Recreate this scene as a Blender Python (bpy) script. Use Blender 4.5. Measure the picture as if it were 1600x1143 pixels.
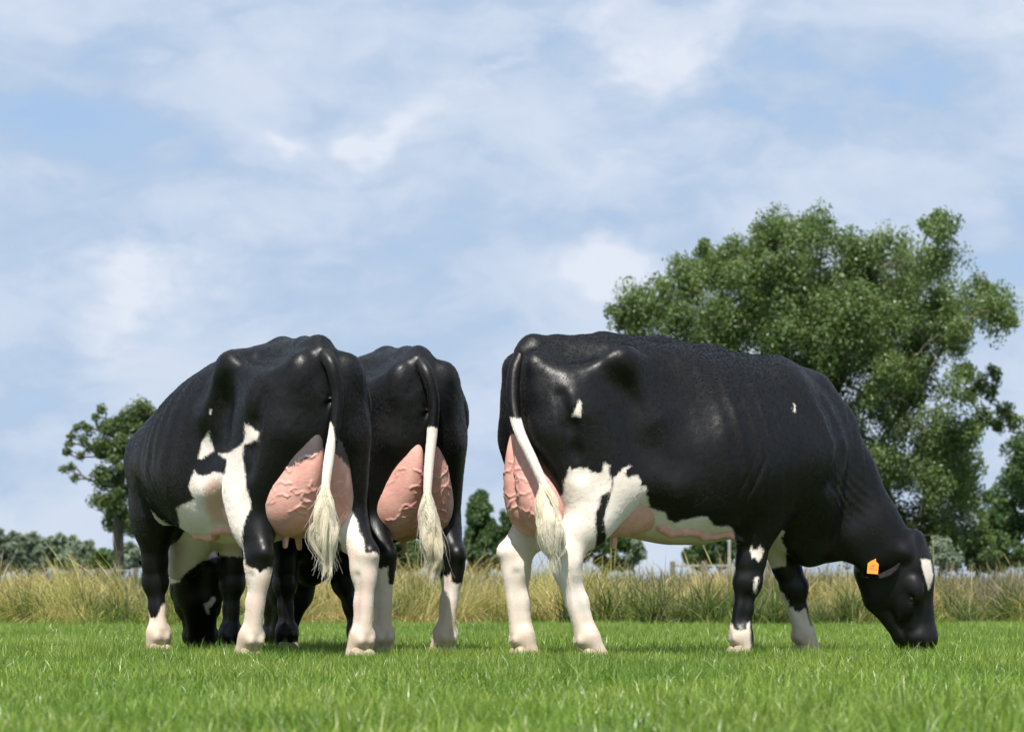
import bpy, bmesh, math, random
import numpy as np
from mathutils import Vector, Matrix

for o in list(bpy.data.objects):
    bpy.data.objects.remove(o)
SC = bpy.context.scene
COL = SC.collection
rad = math.radians

# ------------------------------------------------------------------ camera
CAM_H = 0.32
cam_d = bpy.data.cameras.new('camera')
cam_d.sensor_width = 36.0
cam_d.lens = 112.5
cam_d.shift_y = 0.2209
cam_d.clip_start = 0.05
cam_d.clip_end = 5000
cam_d.dof.use_dof = True
cam_d.dof.focus_distance = 14.7
cam_d.dof.aperture_fstop = 7.5
cam = bpy.data.objects.new('camera', cam_d)
cam.location = (0, 0, CAM_H)
cam.rotation_euler = (rad(90), 0, 0)
COL.objects.link(cam)
SC.camera = cam

# ------------------------------------------------------------------ light
SUN_EL, SUN_AZ = 57.0, 190.0          # azimuth clockwise from +Y (view direction): behind the camera, to its left
world = bpy.data.worlds.new('World')
SC.world = world
world.use_nodes = True
sun_d = bpy.data.lights.new('sun', 'SUN')
sun_d.energy = 4.6
sun_d.angle = rad(0.5)
sun_d.color = (1.0, 0.955, 0.88)
sun = bpy.data.objects.new('sun', sun_d)
sdir = Vector((math.sin(rad(SUN_AZ)) * math.cos(rad(SUN_EL)), math.cos(rad(SUN_AZ)) * math.cos(rad(SUN_EL)), math.sin(rad(SUN_EL))))
sun.rotation_euler = (-sdir).to_track_quat('-Z', 'Y').to_euler()
sun.location = (-10, -10, 30)
COL.objects.link(sun)
SC.view_settings.view_transform = 'Standard'
SC.view_settings.look = 'None'
SC.view_settings.exposure = 0.62
SC.view_settings.gamma = 1.0
SC.view_settings.use_curve_mapping = False


class NT:
    """small helper to write node graphs"""
    def __init__(self, tree):
        self.t = tree
        tree.nodes.clear()
    def n(self, kind, ins=None, **props):
        nd = self.t.nodes.new(kind)
        for k, v in props.items():
            setattr(nd, k, v)
        for k, v in (ins or {}).items():
            s = nd.inputs[k]
            if hasattr(v, 'is_output') or isinstance(v, bpy.types.NodeSocket):
                self.t.links.new(v, s)
            else:
                s.default_value = v
        return nd
    def math(self, op, a, b=0.0, c=0.0, clamp=False):
        nd = self.t.nodes.new('ShaderNodeMath')
        nd.operation = op
        nd.use_clamp = clamp
        for i, v in enumerate((a, b, c)):
            if isinstance(v, bpy.types.NodeSocket):
                self.t.links.new(v, nd.inputs[i])
            else:
                nd.inputs[i].default_value = v
        return nd.outputs[0]
    def vmath(self, op, a, b=(0, 0, 0)):
        nd = self.t.nodes.new('ShaderNodeVectorMath')
        nd.operation = op
        for i, v in enumerate((a, b)):
            if isinstance(v, bpy.types.NodeSocket):
                self.t.links.new(v, nd.inputs[i])
            else:
                nd.inputs[i].default_value = v
        return nd
    def mix(self, f, a, b, blend='MIX'):
        nd = self.t.nodes.new('ShaderNodeMix')
        nd.data_type = 'RGBA'
        nd.blend_type = blend
        for s, v in ((nd.inputs[0], f), (nd.inputs[6], a), (nd.inputs[7], b)):
            if isinstance(v, bpy.types.NodeSocket):
                self.t.links.new(v, s)
            else:
                s.default_value = v if not isinstance(v, tuple) or len(v) == 4 else (*v, 1)
        return nd.outputs[2]
    def noise(self, vec, scale, detail=3.0, rough=0.55, dist=0.0):
        nd = self.n('ShaderNodeTexNoise', {'Scale': scale, 'Detail': detail, 'Roughness': rough, 'Distortion': dist})
        if vec is not None:
            self.t.links.new(vec, nd.inputs['Vector'])
        return nd.outputs['Fac']
    def ramp(self, f, lo, hi, a=0.0, b=1.0, smooth=True):
        nd = self.n('ShaderNodeMapRange', {'From Min': lo, 'From Max': hi, 'To Min': a, 'To Max': b})
        nd.interpolation_type = 'SMOOTHSTEP' if smooth else 'LINEAR'
        self.t.links.new(f, nd.inputs['Value'])
        return nd.outputs['Result']
    def attr(self, name):
        return self.n('ShaderNodeAttribute', attribute_name=name)


# ------------------------------------------------------------------ sky: nishita sky seen through drifting cloud
def build_sky():
    g = NT(world.node_tree)
    sky = g.n('ShaderNodeTexSky', sky_type='NISHITA')
    sky.sun_disc = False
    sky.sun_elevation = rad(SUN_EL)
    sky.sun_rotation = rad(SUN_AZ)
    sky.altitude = 0
    sky.air_density = 1.0
    sky.dust_density = 0.3
    sky.ozone_density = 3.0
    tc = g.n('ShaderNodeTexCoord')
    d = tc.outputs['Generated']
    dn = g.vmath('NORMALIZE', d).outputs[0]
    # stretched domain so that cloud banks lie flat
    st = g.vmath('MULTIPLY', dn, (1.0, 1.0, 1.9)).outputs[0]
    warp = g.n('ShaderNodeTexNoise', {'Scale': 22.0, 'Detail': 3.0, 'Roughness': 0.55})
    g.t.links.new(st, warp.inputs['Vector'])
    w = g.vmath('SUBTRACT', warp.outputs['Color'], (0.5, 0.5, 0.5)).outputs[0]
    wv = g.vmath('SCALE', w)
    wv.inputs['Scale'].default_value = 0.035
    st2 = g.vmath('ADD', st, wv.outputs[0]).outputs[0]
    big = g.noise(st2, 13.0, 7.0, 0.55)
    fine = g.noise(st2, 34.0, 7.0, 0.58)
    haze = g.math('ADD', g.math('MULTIPLY', big, 0.72), g.math('MULTIPLY', fine, 0.28))
    veil = g.ramp(haze, 0.36, 0.63)
    # banks of cloud standing in given directions: (image-like bearing, elevation, half widths, weight)
    def bump(x, y, sx, sy, rot, wgt):
        c = ((x - 800) / 5000.0, (925 - y) / 5000.0)
        sep = g.n('ShaderNodeSeparateXYZ')
        wv2 = g.vmath('SCALE', w)
        wv2.inputs['Scale'].default_value = 0.045
        g.t.links.new(g.vmath('ADD', dn, wv2.outputs[0]).outputs[0], sep.inputs[0])
        u = g.math('SUBTRACT', sep.outputs[0], c[0])
        v = g.math('SUBTRACT', sep.outputs[2], c[1])
        cs, sn = math.cos(rad(rot)), math.sin(rad(rot))
        uu = g.math('ADD', g.math('MULTIPLY', u, cs * 5000 / sx), g.math('MULTIPLY', v, sn * 5000 / sx))
        vv = g.math('ADD', g.math('MULTIPLY', u, -sn * 5000 / sy), g.math('MULTIPLY', v, cs * 5000 / sy))
        r2 = g.math('ADD', g.math('MULTIPLY', uu, uu), g.math('MULTIPLY', vv, vv))
        front = g.math('GREATER_THAN', sep.outputs[1], 0.0)
        e = g.math('EXPONENT', g.math('MULTIPLY', r2, -1.0))
        return g.math('MULTIPLY', g.math('MULTIPLY', e, wgt), front)
    acc = None
    for b in [(1060, 60, 170, 75, 12, 1.0), (985, 410, 90, 36, 18, 0.95), (590, 212, 120, 32, 32, 0.75), (435, 220, 50, 15, 5, 0.6),
              (190, 470, 60, 110, -8, 0.6), (330, 420, 200, 40, 4, 0.4), (880, 40, 120, 60, 0, 0.35), (1560, 30, 80, 40, 0, 0.4),
              (780, 112, 40, 20, 10, 0.5), (1000, 240, 150, 50, 10, 0.3), (380, 110, 170, 60, 0, 0.2)]:
        r = bump(*b)
        acc = r if acc is None else g.math('ADD', acc, r)
    gap = None
    for b in [(1230, 150, 240, 50, 0, 0.55), (520, 185, 75, 28, 8, 0.9), (325, 258, 40, 40, 0, 0.5), (960, 355, 60, 18, 0, 0.55),
              (60, 180, 150, 50, 0, 0.3), (760, 270, 80, 50, 0, 0.35), (1560, 420, 110, 160, 0, 0.35), (60, 560, 80, 120, 0, 0.2)]:
        r = bump(*b)
        gap = r if gap is None else g.math('ADD', gap, r)
    edgy = g.math('ADD', acc, g.math('MULTIPLY', g.math('SUBTRACT', fine, .5), 1.5))
    puff = g.math('MULTIPLY', g.ramp(edgy, 0.02, 1.0), g.math('MULTIPLY', acc, 1.5, clamp=True))
    cover = g.math('SUBTRACT', g.math('ADD', g.math('MULTIPLY', veil, 0.50), g.math('MULTIPLY', puff, 0.55)), g.math('MULTIPLY', gap, 0.36))
    cover = g.math('ADD', cover, 0.27)
    dens = g.ramp(cover, -0.15, 0.35, 0.50, 0.985, smooth=False)
    # cloud: sunlit white where dense, bluish grey where thin
    ccol = g.mix(g.ramp(cover, 0.08, 1.05, smooth=False), SKY_THIN, SKY_DENSE)
    blue = g.mix(1.0, sky.outputs[0], SKY_TINT, 'MULTIPLY')
    col = g.mix(dens, blue, ccol)
    bg = g.n('ShaderNodeBackground', {'Color': col, 'Strength': SKY_STRENGTH})
    out = g.n('ShaderNodeOutputWorld')
    g.t.links.new(bg.outputs[0], out.inputs['Surface'])

SKY_STRENGTH = 0.1
SKY_TINT = (0.85, 0.95, 1.15)
SKY_THIN = (2.30, 3.30, 4.75, 1)
SKY_DENSE = (5.0, 5.35, 6.05, 1)
build_sky()
# ------------------------------------------------------------------ mesh helpers
def link(name, me, parent=None, mat=None):
    o = bpy.data.objects.new(name, me)
    COL.objects.link(o)
    if parent is not None:
        o.parent = parent
    if mat is not None and len(me.materials) == 0:
        me.materials.append(mat)
    return o

def tag(o, label=None, cat=None, group=None, kind=None):
    for k, v in (('label', label), ('category', cat), ('group', group), ('kind', kind)):
        if v:
            o[k] = v
    return o

def mesh_np(name, verts, faces, smooth=True):
    """verts (n,3), faces (m,k) all the same size k"""
    me = bpy.data.meshes.new(name)
    verts = np.asarray(verts, np.float32)
    faces = np.asarray(faces, np.int32)
    k = faces.shape[1]
    me.vertices.add(len(verts))
    me.vertices.foreach_set('co', verts.ravel())
    me.loops.add(faces.size)
    me.loops.foreach_set('vertex_index', faces.ravel())
    me.polygons.add(len(faces))
    me.polygons.foreach_set('loop_start', np.arange(0, faces.size, k, dtype=np.int32))
    if smooth:
        me.polygons.foreach_set('use_smooth', np.ones(len(faces), bool))
    me.update(calc_edges=True)
    return me

def set_attr(me, name, vals, domain='POINT', typ='FLOAT'):
    a = me.attributes.new(name, typ, domain)
    a.data.foreach_set('value' if typ == 'FLOAT' else ('vector' if typ == 'FLOAT_VECTOR' else 'value'), np.asarray(vals, np.float32).ravel() if typ != 'INT' else np.asarray(vals, np.int32))

# ------------------------------------------------------------------ implicit surfaces: smooth unions on a grid, meshed with surface nets
class Field:
    def __init__(self, lo, hi, h):
        self.lo = np.array(lo, float)
        self.h = h
        n = np.ceil((np.array(hi) - self.lo) / h).astype(int) + 1
        self.n = n
        self.ax = [self.lo[i] + h * np.arange(n[i]) for i in range(3)]
        self.F = np.full(n, 0.2, np.float32)
    def box(self, lo, hi):
        sl = []
        for i in range(3):
            a = int(np.clip(math.floor((lo[i] - self.lo[i]) / self.h), 0, self.n[i]))
            b = int(np.clip(math.ceil((hi[i] - self.lo[i]) / self.h) + 1, 0, self.n[i]))
            if b <= a:
                return None
            sl.append(slice(a, b))
        return tuple(sl)
    def pts(self, sl):
        return (self.ax[0][sl[0]][:, None, None].astype(np.float32), self.ax[1][sl[1]][None, :, None].astype(np.float32), self.ax[2][sl[2]][None, None, :].astype(np.float32))
    def put(self, sl, d, k, op='u'):
        F = self.F[sl]
        if op == 'u':
            if k > 0:
                hh = np.maximum(k - np.abs(F - d), 0) / k
                self.F[sl] = np.minimum(F, d) - hh * hh * k * 0.25
            else:
                self.F[sl] = np.minimum(F, d)
        else:
            d = -d
            hh = np.maximum(k - np.abs(F - d), 0) / k
            self.F[sl] = np.maximum(F, d) + hh * hh * k * 0.25
    def cone(self, a, b, ra, rb, k=0.03, sc=(1, 1, 1), op='u', M=None):
        a = np.array(a, float); b = np.array(b, float)
        if M is not None:
            a = np.array(M @ Vector(a)); b = np.array(M @ Vector(b))
        sc = np.array(sc, float)
        m = max(ra, rb) / sc.min() + k + 2 * self.h
        sl = self.box(np.minimum(a, b) - m, np.maximum(a, b) + m)
        if sl is None:
            return
        X, Y, Z = self.pts(sl)
        X = (X - a[0]) * sc[0]; Y = (Y - a[1]) * sc[1]; Z = (Z - a[2]) * sc[2]
        ab = (b - a) * sc
        L2 = max(float(ab @ ab), 1e-9)
        t = np.clip((X * ab[0] + Y * ab[1] + Z * ab[2]) / L2, 0, 1)
        d = np.sqrt((X - t * ab[0]) ** 2 + (Y - t * ab[1]) ** 2 + (Z - t * ab[2]) ** 2) - (ra + t * (rb - ra))
        self.put(sl, d, k, op)
    def chain(self, pts, rs, k=0.03, sc=(1, 1, 1), M=None):
        for i in range(len(pts) - 1):
            self.cone(pts[i], pts[i + 1], rs[i], rs[i + 1], k, sc, M=M)
    def ell(self, c, r, k=0.03, R=None, op='u', M=None):
        """ellipsoid, R = 3x3 rotation (columns are the ellipsoid axes), M = 4x4 frame"""
        c = np.array(c, float)
        R = np.eye(3) if R is None else np.array(R)
        if M is not None:
            c = np.array(M @ Vector(c))
            s = M.to_scale()[0]
            r = tuple(q * s for q in r)
            R = np.array(M.to_3x3().normalized()) @ R
        m = max(r) + k + 2 * self.h
        sl = self.box(c - m, c + m)
        if sl is None:
            return
        X, Y, Z = self.pts(sl)
        X = X - c[0]; Y = Y - c[1]; Z = Z - c[2]
        k0 = 0.0; k1 = 0.0
        for i in range(3):
            q = X * R[0, i] + Y * R[1, i] + Z * R[2, i]
            q = q / r[i]
            k0 = k0 + q * q
            k1 = k1 + (q / r[i]) ** 2
        k0 = np.sqrt(k0); k1 = np.sqrt(k1) + 1e-9
        self.put(sl, (k0 * (k0 - 1.0) / k1).astype(np.float32), k, op)
    def sample(self, p):
        q = (np.asarray(p) - self.lo) / self.h
        q = np.clip(q, 0, self.n - 2 - 1e-3)
        i = q.astype(int); f = q - i
        out = 0
        for dx in (0, 1):
            for dy in (0, 1):
                for dz in (0, 1):
                    w = (f[..., 0] if dx else 1 - f[..., 0]) * (f[..., 1] if dy else 1 - f[..., 1]) * (f[..., 2] if dz else 1 - f[..., 2])
                    out = out + w * self.F[i[..., 0] + dx, i[..., 1] + dy, i[..., 2] + dz]
        return out
    def grad(self, p):
        p = np.asarray(p, float)
        e = self.h
        g = np.stack([self.sample(p + np.eye(3)[i] * e) - self.sample(p - np.eye(3)[i] * e) for i in range(3)], -1) / (2 * e)
        return g
    def snap(self, p, lift=0.0, it=6):
        p = np.array(p, float)
        for _ in range(it):
            g = self.grad(p)
            n = np.linalg.norm(g, axis=-1, keepdims=True) + 1e-6
            p = p - (self.sample(p) - lift)[..., None] * g / n / np.maximum(n, 0.5)
        return p
    def mesh(self, smooth_it=2):
        F = self.F
        ins = F < 0
        nx, ny, nz = F.shape
        cnt = np.zeros((nx - 1, ny - 1, nz - 1), np.int8)
        corners = [(dx, dy, dz) for dx in (0, 1) for dy in (0, 1) for dz in (0, 1)]
        for dx, dy, dz in corners:
            cnt += ins[dx:nx - 1 + dx, dy:ny - 1 + dy, dz:nz - 1 + dz]
        act = np.argwhere((cnt > 0) & (cnt < 8))
        vid = np.full(cnt.shape, -1, np.int32)
        vid[act[:, 0], act[:, 1], act[:, 2]] = np.arange(len(act))
        V = np.stack([F[act[:, 0] + c[0], act[:, 1] + c[1], act[:, 2] + c[2]] for c in corners], 1)
        pos = np.zeros((len(act), 3)); num = np.zeros(len(act))
        cc = np.array(corners, float)
        for i in range(8):
            for j in range(i + 1, 8):
                if np.abs(cc[i] - cc[j]).sum() != 1:
                    continue
                a, b = V[:, i], V[:, j]
                m = (a < 0) != (b < 0)
                t = np.where(m, a / np.where(m, a - b, 1), 0)
                pos += np.where(m[:, None], cc[i] + t[:, None] * (cc[j] - cc[i]), 0)
                num += m
        P = self.lo + self.h * (act + pos / num[:, None])
        quads = []
        for ax in range(3):
            sl0 = [slice(None)] * 3; sl1 = [slice(None)] * 3
            sl0[ax] = slice(0, -1); sl1[ax] = slice(1, None)
            a = ins[tuple(sl0)]; b = ins[tuple(sl1)]
            e = np.argwhere(a != b)
            u, v = (ax + 1) % 3, (ax + 2) % 3
            ok = (e[:, u] > 0) & (e[:, v] > 0) & (e[:, u] < F.shape[u] - 1) & (e[:, v] < F.shape[v] - 1)
            e = e[ok]
            flip = a[e[:, 0], e[:, 1], e[:, 2]]
            q = []
            for du, dv in ((1, 1), (0, 1), (0, 0), (1, 0)):
                c = e.copy(); c[:, u] -= du; c[:, v] -= dv
                q.append(vid[c[:, 0], c[:, 1], c[:, 2]])
            q = np.stack(q, 1)
            q[~flip] = q[~flip][:, ::-1]
            quads.append(q)
        Q = np.concatenate(quads)
        Q = Q[(Q >= 0).all(1)]
        for it in range(smooth_it):
            P = smooth_step(P, Q, 0.5)
            P = smooth_step(P, Q, -0.52)
        return P, Q

def smooth_step(P, Q, lam):
    n = np.bincount(Q.ravel(), minlength=len(P)) * 2.0
    out = np.empty_like(P)
    for c in range(3):
        w = P[:, c]
        s = np.zeros(len(P))
        for i in range(4):
            s += np.bincount(Q[:, i], weights=w[Q[:, (i + 1) % 4]] + w[Q[:, (i + 3) % 4]], minlength=len(P))
        out[:, c] = s / np.maximum(n, 1)
    return P + lam * (out - P)

def vert_normals(P, Q):
    fn = np.cross(P[Q[:, 2]] - P[Q[:, 0]], P[Q[:, 3]] - P[Q[:, 1]])
    N = np.zeros_like(P)
    for i in range(4):
        np.add.at(N, Q[:, i], fn)
    return N / (np.linalg.norm(N, axis=1, keepdims=True) + 1e-12)

def spline(xs, ys, x, passes=2):
    """smooth interpolation of a table (linear, then blurred)"""
    fx = np.linspace(xs[0], xs[-1], 400)
    fy = np.interp(fx, xs, ys)
    w = max(3, int(0.055 / (fx[1] - fx[0])))
    ker = np.ones(w) / w
    for _ in range(passes):
        pad = np.pad(fy, w, mode='edge')
        fy = np.convolve(pad, ker, 'same')[w:-w]
    return np.interp(x, fx, fy)

def catmull(pts, n):
    P = [np.array(pts[0])] + [np.array(p) for p in pts] + [np.array(pts[-1])]
    out = []
    m = len(pts) - 1
    for i in range(n):
        t = i / (n - 1) * m
        k = min(int(t), m - 1); f = t - k
        p0, p1, p2, p3 = P[k], P[k + 1], P[k + 2], P[k + 3]
        out.append(.5 * (2 * p1 + (p2 - p0) * f + (2 * p0 - 5 * p1 + 4 * p2 - p3) * f * f + (3 * p1 - p0 - 3 * p2 + p3) * f ** 3))
    return np.array(out)

def tube(path, rad_, seg=12, flat=1.0):
    path = np.asarray(path); n = len(path)
    tang = np.gradient(path, axis=0); tang /= np.linalg.norm(tang, axis=1, keepdims=True) + 1e-9
    ref = np.array([0., 1., 0.])
    vs = []
    for i in range(n):
        a = np.cross(tang[i], ref); a /= np.linalg.norm(a) + 1e-9
        b = np.cross(a, tang[i])
        for j in range(seg):
            th = 2 * math.pi * j / seg
            vs.append(path[i] + rad_[i] * (a * math.cos(th) * flat + b * math.sin(th)))
    fs = []
    for i in range(n - 1):
        for j in range(seg):
            k = (j + 1) % seg
            fs.append((i * seg + j, i * seg + k, (i + 1) * seg + k, (i + 1) * seg + j))
    return np.array(vs), np.array(fs)

# ------------------------------------------------------------------ materials of the land
def new_mat(name):
    m = bpy.data.materials.new(name)
    m.use_nodes = True
    return m, NT(m.node_tree)

def leaf_mat(name, dark, light, warm=None, trans=.30, rough=.45, spec=.35, patch=None):
    """leaf or blade: tint attribute picks a shade, light passes through"""
    m, g = new_mat(name)
    t = g.attr('tint').outputs['Fac']
    col = g.mix(t, dark, light)
    if warm is not None:
        w = g.attr('dry').outputs['Fac']
        col = g.mix(w, col, warm)
    oi = g.n('ShaderNodeObjectInfo')
    geo = g.n('ShaderNodeNewGeometry')
    if patch:
        n1 = g.noise(geo.outputs['Position'], patch[0], 3.0)
        col = g.mix(g.ramp(n1, .38, .64), col, g.mix(1.0, col, patch[1], 'MULTIPLY'))
    hsv = g.n('ShaderNodeHueSaturation', {'Color': col, 'Value': g.math('ADD', g.math('MULTIPLY', oi.outputs['Random'], .30), .85)})
    col = hsv.outputs[0]
    p = g.n('ShaderNodeBsdfPrincipled', {'Base Color': col, 'Roughness': rough})
    p.inputs['Specular IOR Level'].default_value = spec
    tr = g.n('ShaderNodeBsdfTranslucent', {'Color': g.mix(1.0, col, (1.25, 1.25, .6, 1), 'MULTIPLY')})
    mx = g.n('ShaderNodeMixShader', {0: trans, 1: p.outputs[0], 2: tr.outputs[0]})
    out = g.n('ShaderNodeOutputMaterial', {'Surface': mx.outputs[0]})
    return m

MAT = {}
MAT['blade'] = leaf_mat('grass_blade', (.095, .165, .022, 1), (.330, .435, .085, 1), (.52, .50, .26, 1), .38, .36, .55, (1.3, (.62, .78, .58, 1)))
MAT['straw'] = leaf_mat('dry_grass', (.23, .205, .065, 1), (.44, .35, .15, 1), (.56, .43, .23, 1), .30, .6, .2, (.35, (.72, .88, .60, 1)))
MAT['weed'] = leaf_mat('verge_grass', (.060, .100, .025, 1), (.17, .20, .060, 1), (.33, .27, .18, 1), .30, .6, .2, (.30, (.72, .82, .72, 1)))
MAT['seed'] = leaf_mat('seed_heads', (.10, .125, .055, 1), (.20, .20, .10, 1), (.27, .22, .165, 1), .28, .7, .15, (.30, (.78, .82, .80, 1)))
MAT['verge'] = leaf_mat('rough_grass', (.075, .115, .022, 1), (.20, .235, .055, 1), (.45, .36, .16, 1), .32, .55, .25, (.5, (.80, .9, .7, 1)))
MAT['willow'] = leaf_mat('broad_leaf', (.054, .095, .030, 1), (.175, .240, .090, 1), None, .38, .42, .45)
MAT['darkleaf'] = leaf_mat('dark_leaf', (.038, .080, .026, 1), (.095, .155, .052, 1), None, .32, .5, .35)
MAT['hazed_grayleaf'] = leaf_mat('hazed_grey_leaf', (.14, .19, .14, 1), (.24, .29, .21, 1), None, .25, .55, .3)  # grey-green leaf made paler, distance haze put into its colour

m, g = new_mat('bark')
tc = g.n('ShaderNodeTexCoord')
st = g.vmath('MULTIPLY', tc.outputs['Object'], (6, 6, 1.2)).outputs[0]
nb = g.noise(st, 2.2, 5)
bmp = g.n('ShaderNodeBump', {'Height': nb, 'Strength': .8, 'Distance': .03})
p = g.n('ShaderNodeBsdfPrincipled', {'Base Color': g.mix(g.ramp(nb, .3, .7), (.045, .038, .030, 1), (.17, .15, .12, 1)), 'Roughness': .9, 'Normal': bmp.outputs[0]})
g.n('ShaderNodeOutputMaterial', {'Surface': p.outputs[0]})
MAT['bark'] = m

m, g = new_mat('ground')
geo = g.n('ShaderNodeNewGeometry')
n1 = g.noise(geo.outputs['Position'], .8, 6)
n2 = g.noise(geo.outputs['Position'], 14, 4)
c = g.mix(g.ramp(n1, .35, .65), (.040, .070, .016, 1), (.070, .105, .025, 1))
c = g.mix(g.math('MULTIPLY', g.ramp(n2, .45, .7), .6), c, (.075, .062, .038, 1))
bmp = g.n('ShaderNodeBump', {'Height': n2, 'Strength': .6, 'Distance': .03})
p = g.n('ShaderNodeBsdfPrincipled', {'Base Color': c, 'Roughness': .95, 'Normal': bmp.outputs[0]})
g.n('ShaderNodeOutputMaterial', {'Surface': p.outputs[0]})
MAT['ground'] = m

def plain(name, col, rough=.6, noise=None, metal=0.0):
    m, g = new_mat(name)
    tc = g.n('ShaderNodeTexCoord')
    c = col
    if noise:
        c = g.mix(g.ramp(g.noise(tc.outputs['Object'], noise[0], 4), .35, .65), col, noise[1])
    p = g.n('ShaderNodeBsdfPrincipled', {'Base Color': c, 'Roughness': rough, 'Metallic': metal})
    g.n('ShaderNodeOutputMaterial', {'Surface': p.outputs[0]})
    return m
MAT['post'] = plain('weathered_wood', (.13, .105, .08, 1), .85, (9, (.22, .19, .155, 1)))
MAT['rail'] = plain('galvanised_rail', (.22, .23, .23, 1), .5, (14, (.32, .33, .33, 1)))

# ------------------------------------------------------------------ ground
RNG = np.random.default_rng(7)
def ground_z(x, y):
    """pasture flat, the verge a low bank"""
    return .10 * np.exp(-((y - 46) / 9.0) ** 2)
ys = np.concatenate([np.linspace(-40, 33, 20), np.linspace(34, 64, 31), np.array([80, 110, 160, 260, 500, 810])])
xs = np.concatenate([-np.array([400, 240, 120, 60]), np.linspace(-30, 30, 25), np.array([60, 120, 240, 400])])
XX, YY = np.meshgrid(xs, ys)
V = np.stack([XX, YY, ground_z(XX, YY)], -1).reshape(-1, 3)
nxs = len(xs)
F = [(r * nxs + c, r * nxs + c + 1, (r + 1) * nxs + c + 1, (r + 1) * nxs + c) for r in range(len(ys) - 1) for c in range(nxs - 1)]
ground = link('ground', mesh_np('ground', V, F), None, MAT['ground'])
tag(ground, kind='structure')

# ------------------------------------------------------------------ grass
def blades_mesh(name, size, n, hrange, wrange, lean, dryp, seed, segs=3, head=None, droop=1.0, mat=None, tussock=0, sweep=0.0):
    """a tuft field: n bent ribbons in a size x size square"""
    r = np.random.default_rng(seed)
    bx = r.uniform(-size / 2, size / 2, n); by = r.uniform(-size / 2, size / 2, n)
    if tussock:
        # blades spring from a few crowded centres and arch outwards
        ctr = r.uniform(-size / 2, size / 2, (tussock, 2)); ti = r.integers(0, tussock, n)
        bx = ctr[ti, 0] + r.normal(0, .035, n); by = ctr[ti, 1] + r.normal(0, .035, n)
    h = r.uniform(*hrange, n) * np.where(r.random(n) < .10, 1.35, 1.0)
    w = r.uniform(*wrange, n)
    az = r.uniform(0, 2 * np.pi, n) if not sweep else r.normal(0, sweep, n)
    ln = np.abs(r.normal(lean, lean * .55, n))
    cv = r.uniform(.3, 1.5, n) * droop
    yaw = r.uniform(0, 2 * np.pi, n)
    tint = r.random(n); dry = (r.random(n) < dryp) * r.uniform(.5, 1, n)
    rows = []
    for s in range(segs + 1):
        t = s / segs
        ang = ln * (0.35 + cv * t)
        d = h * t
        ox = bx + np.cos(az) * d * np.sin(ang); oy = by + np.sin(az) * d * np.sin(ang); oz = d * np.cos(ang) - .006
        ww = w * (1 - t ** 1.8 * .93)
        if head is not None and t > .70:
            ww = np.where(dry > 0, w * head * (1.0 if s < segs else .35), ww)
        rows.append(np.stack([ox - np.cos(yaw) * ww / 2, oy - np.sin(yaw) * ww / 2, oz], -1))
        rows.append(np.stack([ox + np.cos(yaw) * ww / 2, oy + np.sin(yaw) * ww / 2, oz], -1))
    P = np.stack(rows, 1)                      # n, 2(segs+1), 3
    k = P.shape[1]
    base = (np.arange(n) * k)[:, None, None]
    q = np.array([[2 * s, 2 * s + 1, 2 * s + 3, 2 * s + 2] for s in range(segs)])[None]
    me = mesh_np(name, P.reshape(-1, 3), (base + q).reshape(-1, 4))
    set_attr(me, 'tint', np.repeat(tint, k)); set_attr(me, 'dry', np.repeat(dry, k))
    me.materials.append(mat)
    return me

def scatter(name, sources, pts, rotz, scale, idx, label=None):
    me = bpy.data.meshes.new(name)
    me.vertices.add(len(pts)); me.vertices.foreach_set('co', np.asarray(pts, np.float32).ravel())
    for nm, v, ty in (('rz', rotz, 'FLOAT'), ('sc', scale, 'FLOAT'), ('ix', idx, 'INT')):
        a = me.attributes.new(nm, ty, 'POINT'); a.data.foreach_set('value', np.asarray(v, np.float32 if ty == 'FLOAT' else np.int32))
    o = link(name, me)
    col = bpy.data.collections.new(name + '_tufts')
    for i, s in enumerate(sources):
        so = bpy.data.objects.new('%s_tuft_%02d' % (name, i), s); col.objects.link(so)
    ng = bpy.data.node_groups.new(name, 'GeometryNodeTree')
    ng.interface.new_socket('Geometry', in_out='INPUT', socket_type='NodeSocketGeometry')
    ng.interface.new_socket('Geometry', in_out='OUTPUT', socket_type='NodeSocketGeometry')
    N = ng.nodes; L = ng.links
    gi = N.new('NodeGroupInput'); go = N.new('NodeGroupOutput')
    ci = N.new('GeometryNodeCollectionInfo'); ci.inputs['Collection'].default_value = col
    ci.inputs['Separate Children'].default_value = True; ci.inputs['Reset Children'].default_value = True
    ip = N.new('GeometryNodeInstanceOnPoints'); ip.inputs['Pick Instance'].default_value = True
    def na(nm, ty):
        n = N.new('GeometryNodeInputNamedAttribute'); n.data_type = ty; n.inputs['Name'].default_value = nm
        return n.outputs['Attribute']
    cx = N.new('ShaderNodeCombineXYZ'); L.new(na('rz', 'FLOAT'), cx.inputs['Z'])
    L.new(gi.outputs[0], ip.inputs['Points']); L.new(ci.outputs[0], ip.inputs['Instance'])
    L.new(na('ix', 'INT'), ip.inputs['Instance Index']); L.new(cx.outputs[0], ip.inputs['Rotation']); L.new(na('sc', 'FLOAT'), ip.inputs['Scale'])
    L.new(ip.outputs[0], go.inputs[0])
    md = o.modifiers.new('tufts', 'NODES'); md.node_group = ng
    tag(o, kind='stuff')
    return o

def grid_pts(y0, y1, halfw, step, jit=.5):
    out = []
    y = y0
    while y < y1:
        hw = halfw(y)
        n = int(2 * hw / step) + 1
        x = -hw + step * np.arange(n)
        out.append(np.stack([x + RNG.uniform(-jit, jit, n) * step, y + RNG.uniform(-jit, jit, n) * step], -1))
        y += step
    p = np.concatenate(out)
    return np.concatenate([p, ground_z(p[:, 0], p[:, 1])[:, None]], 1)

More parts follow.
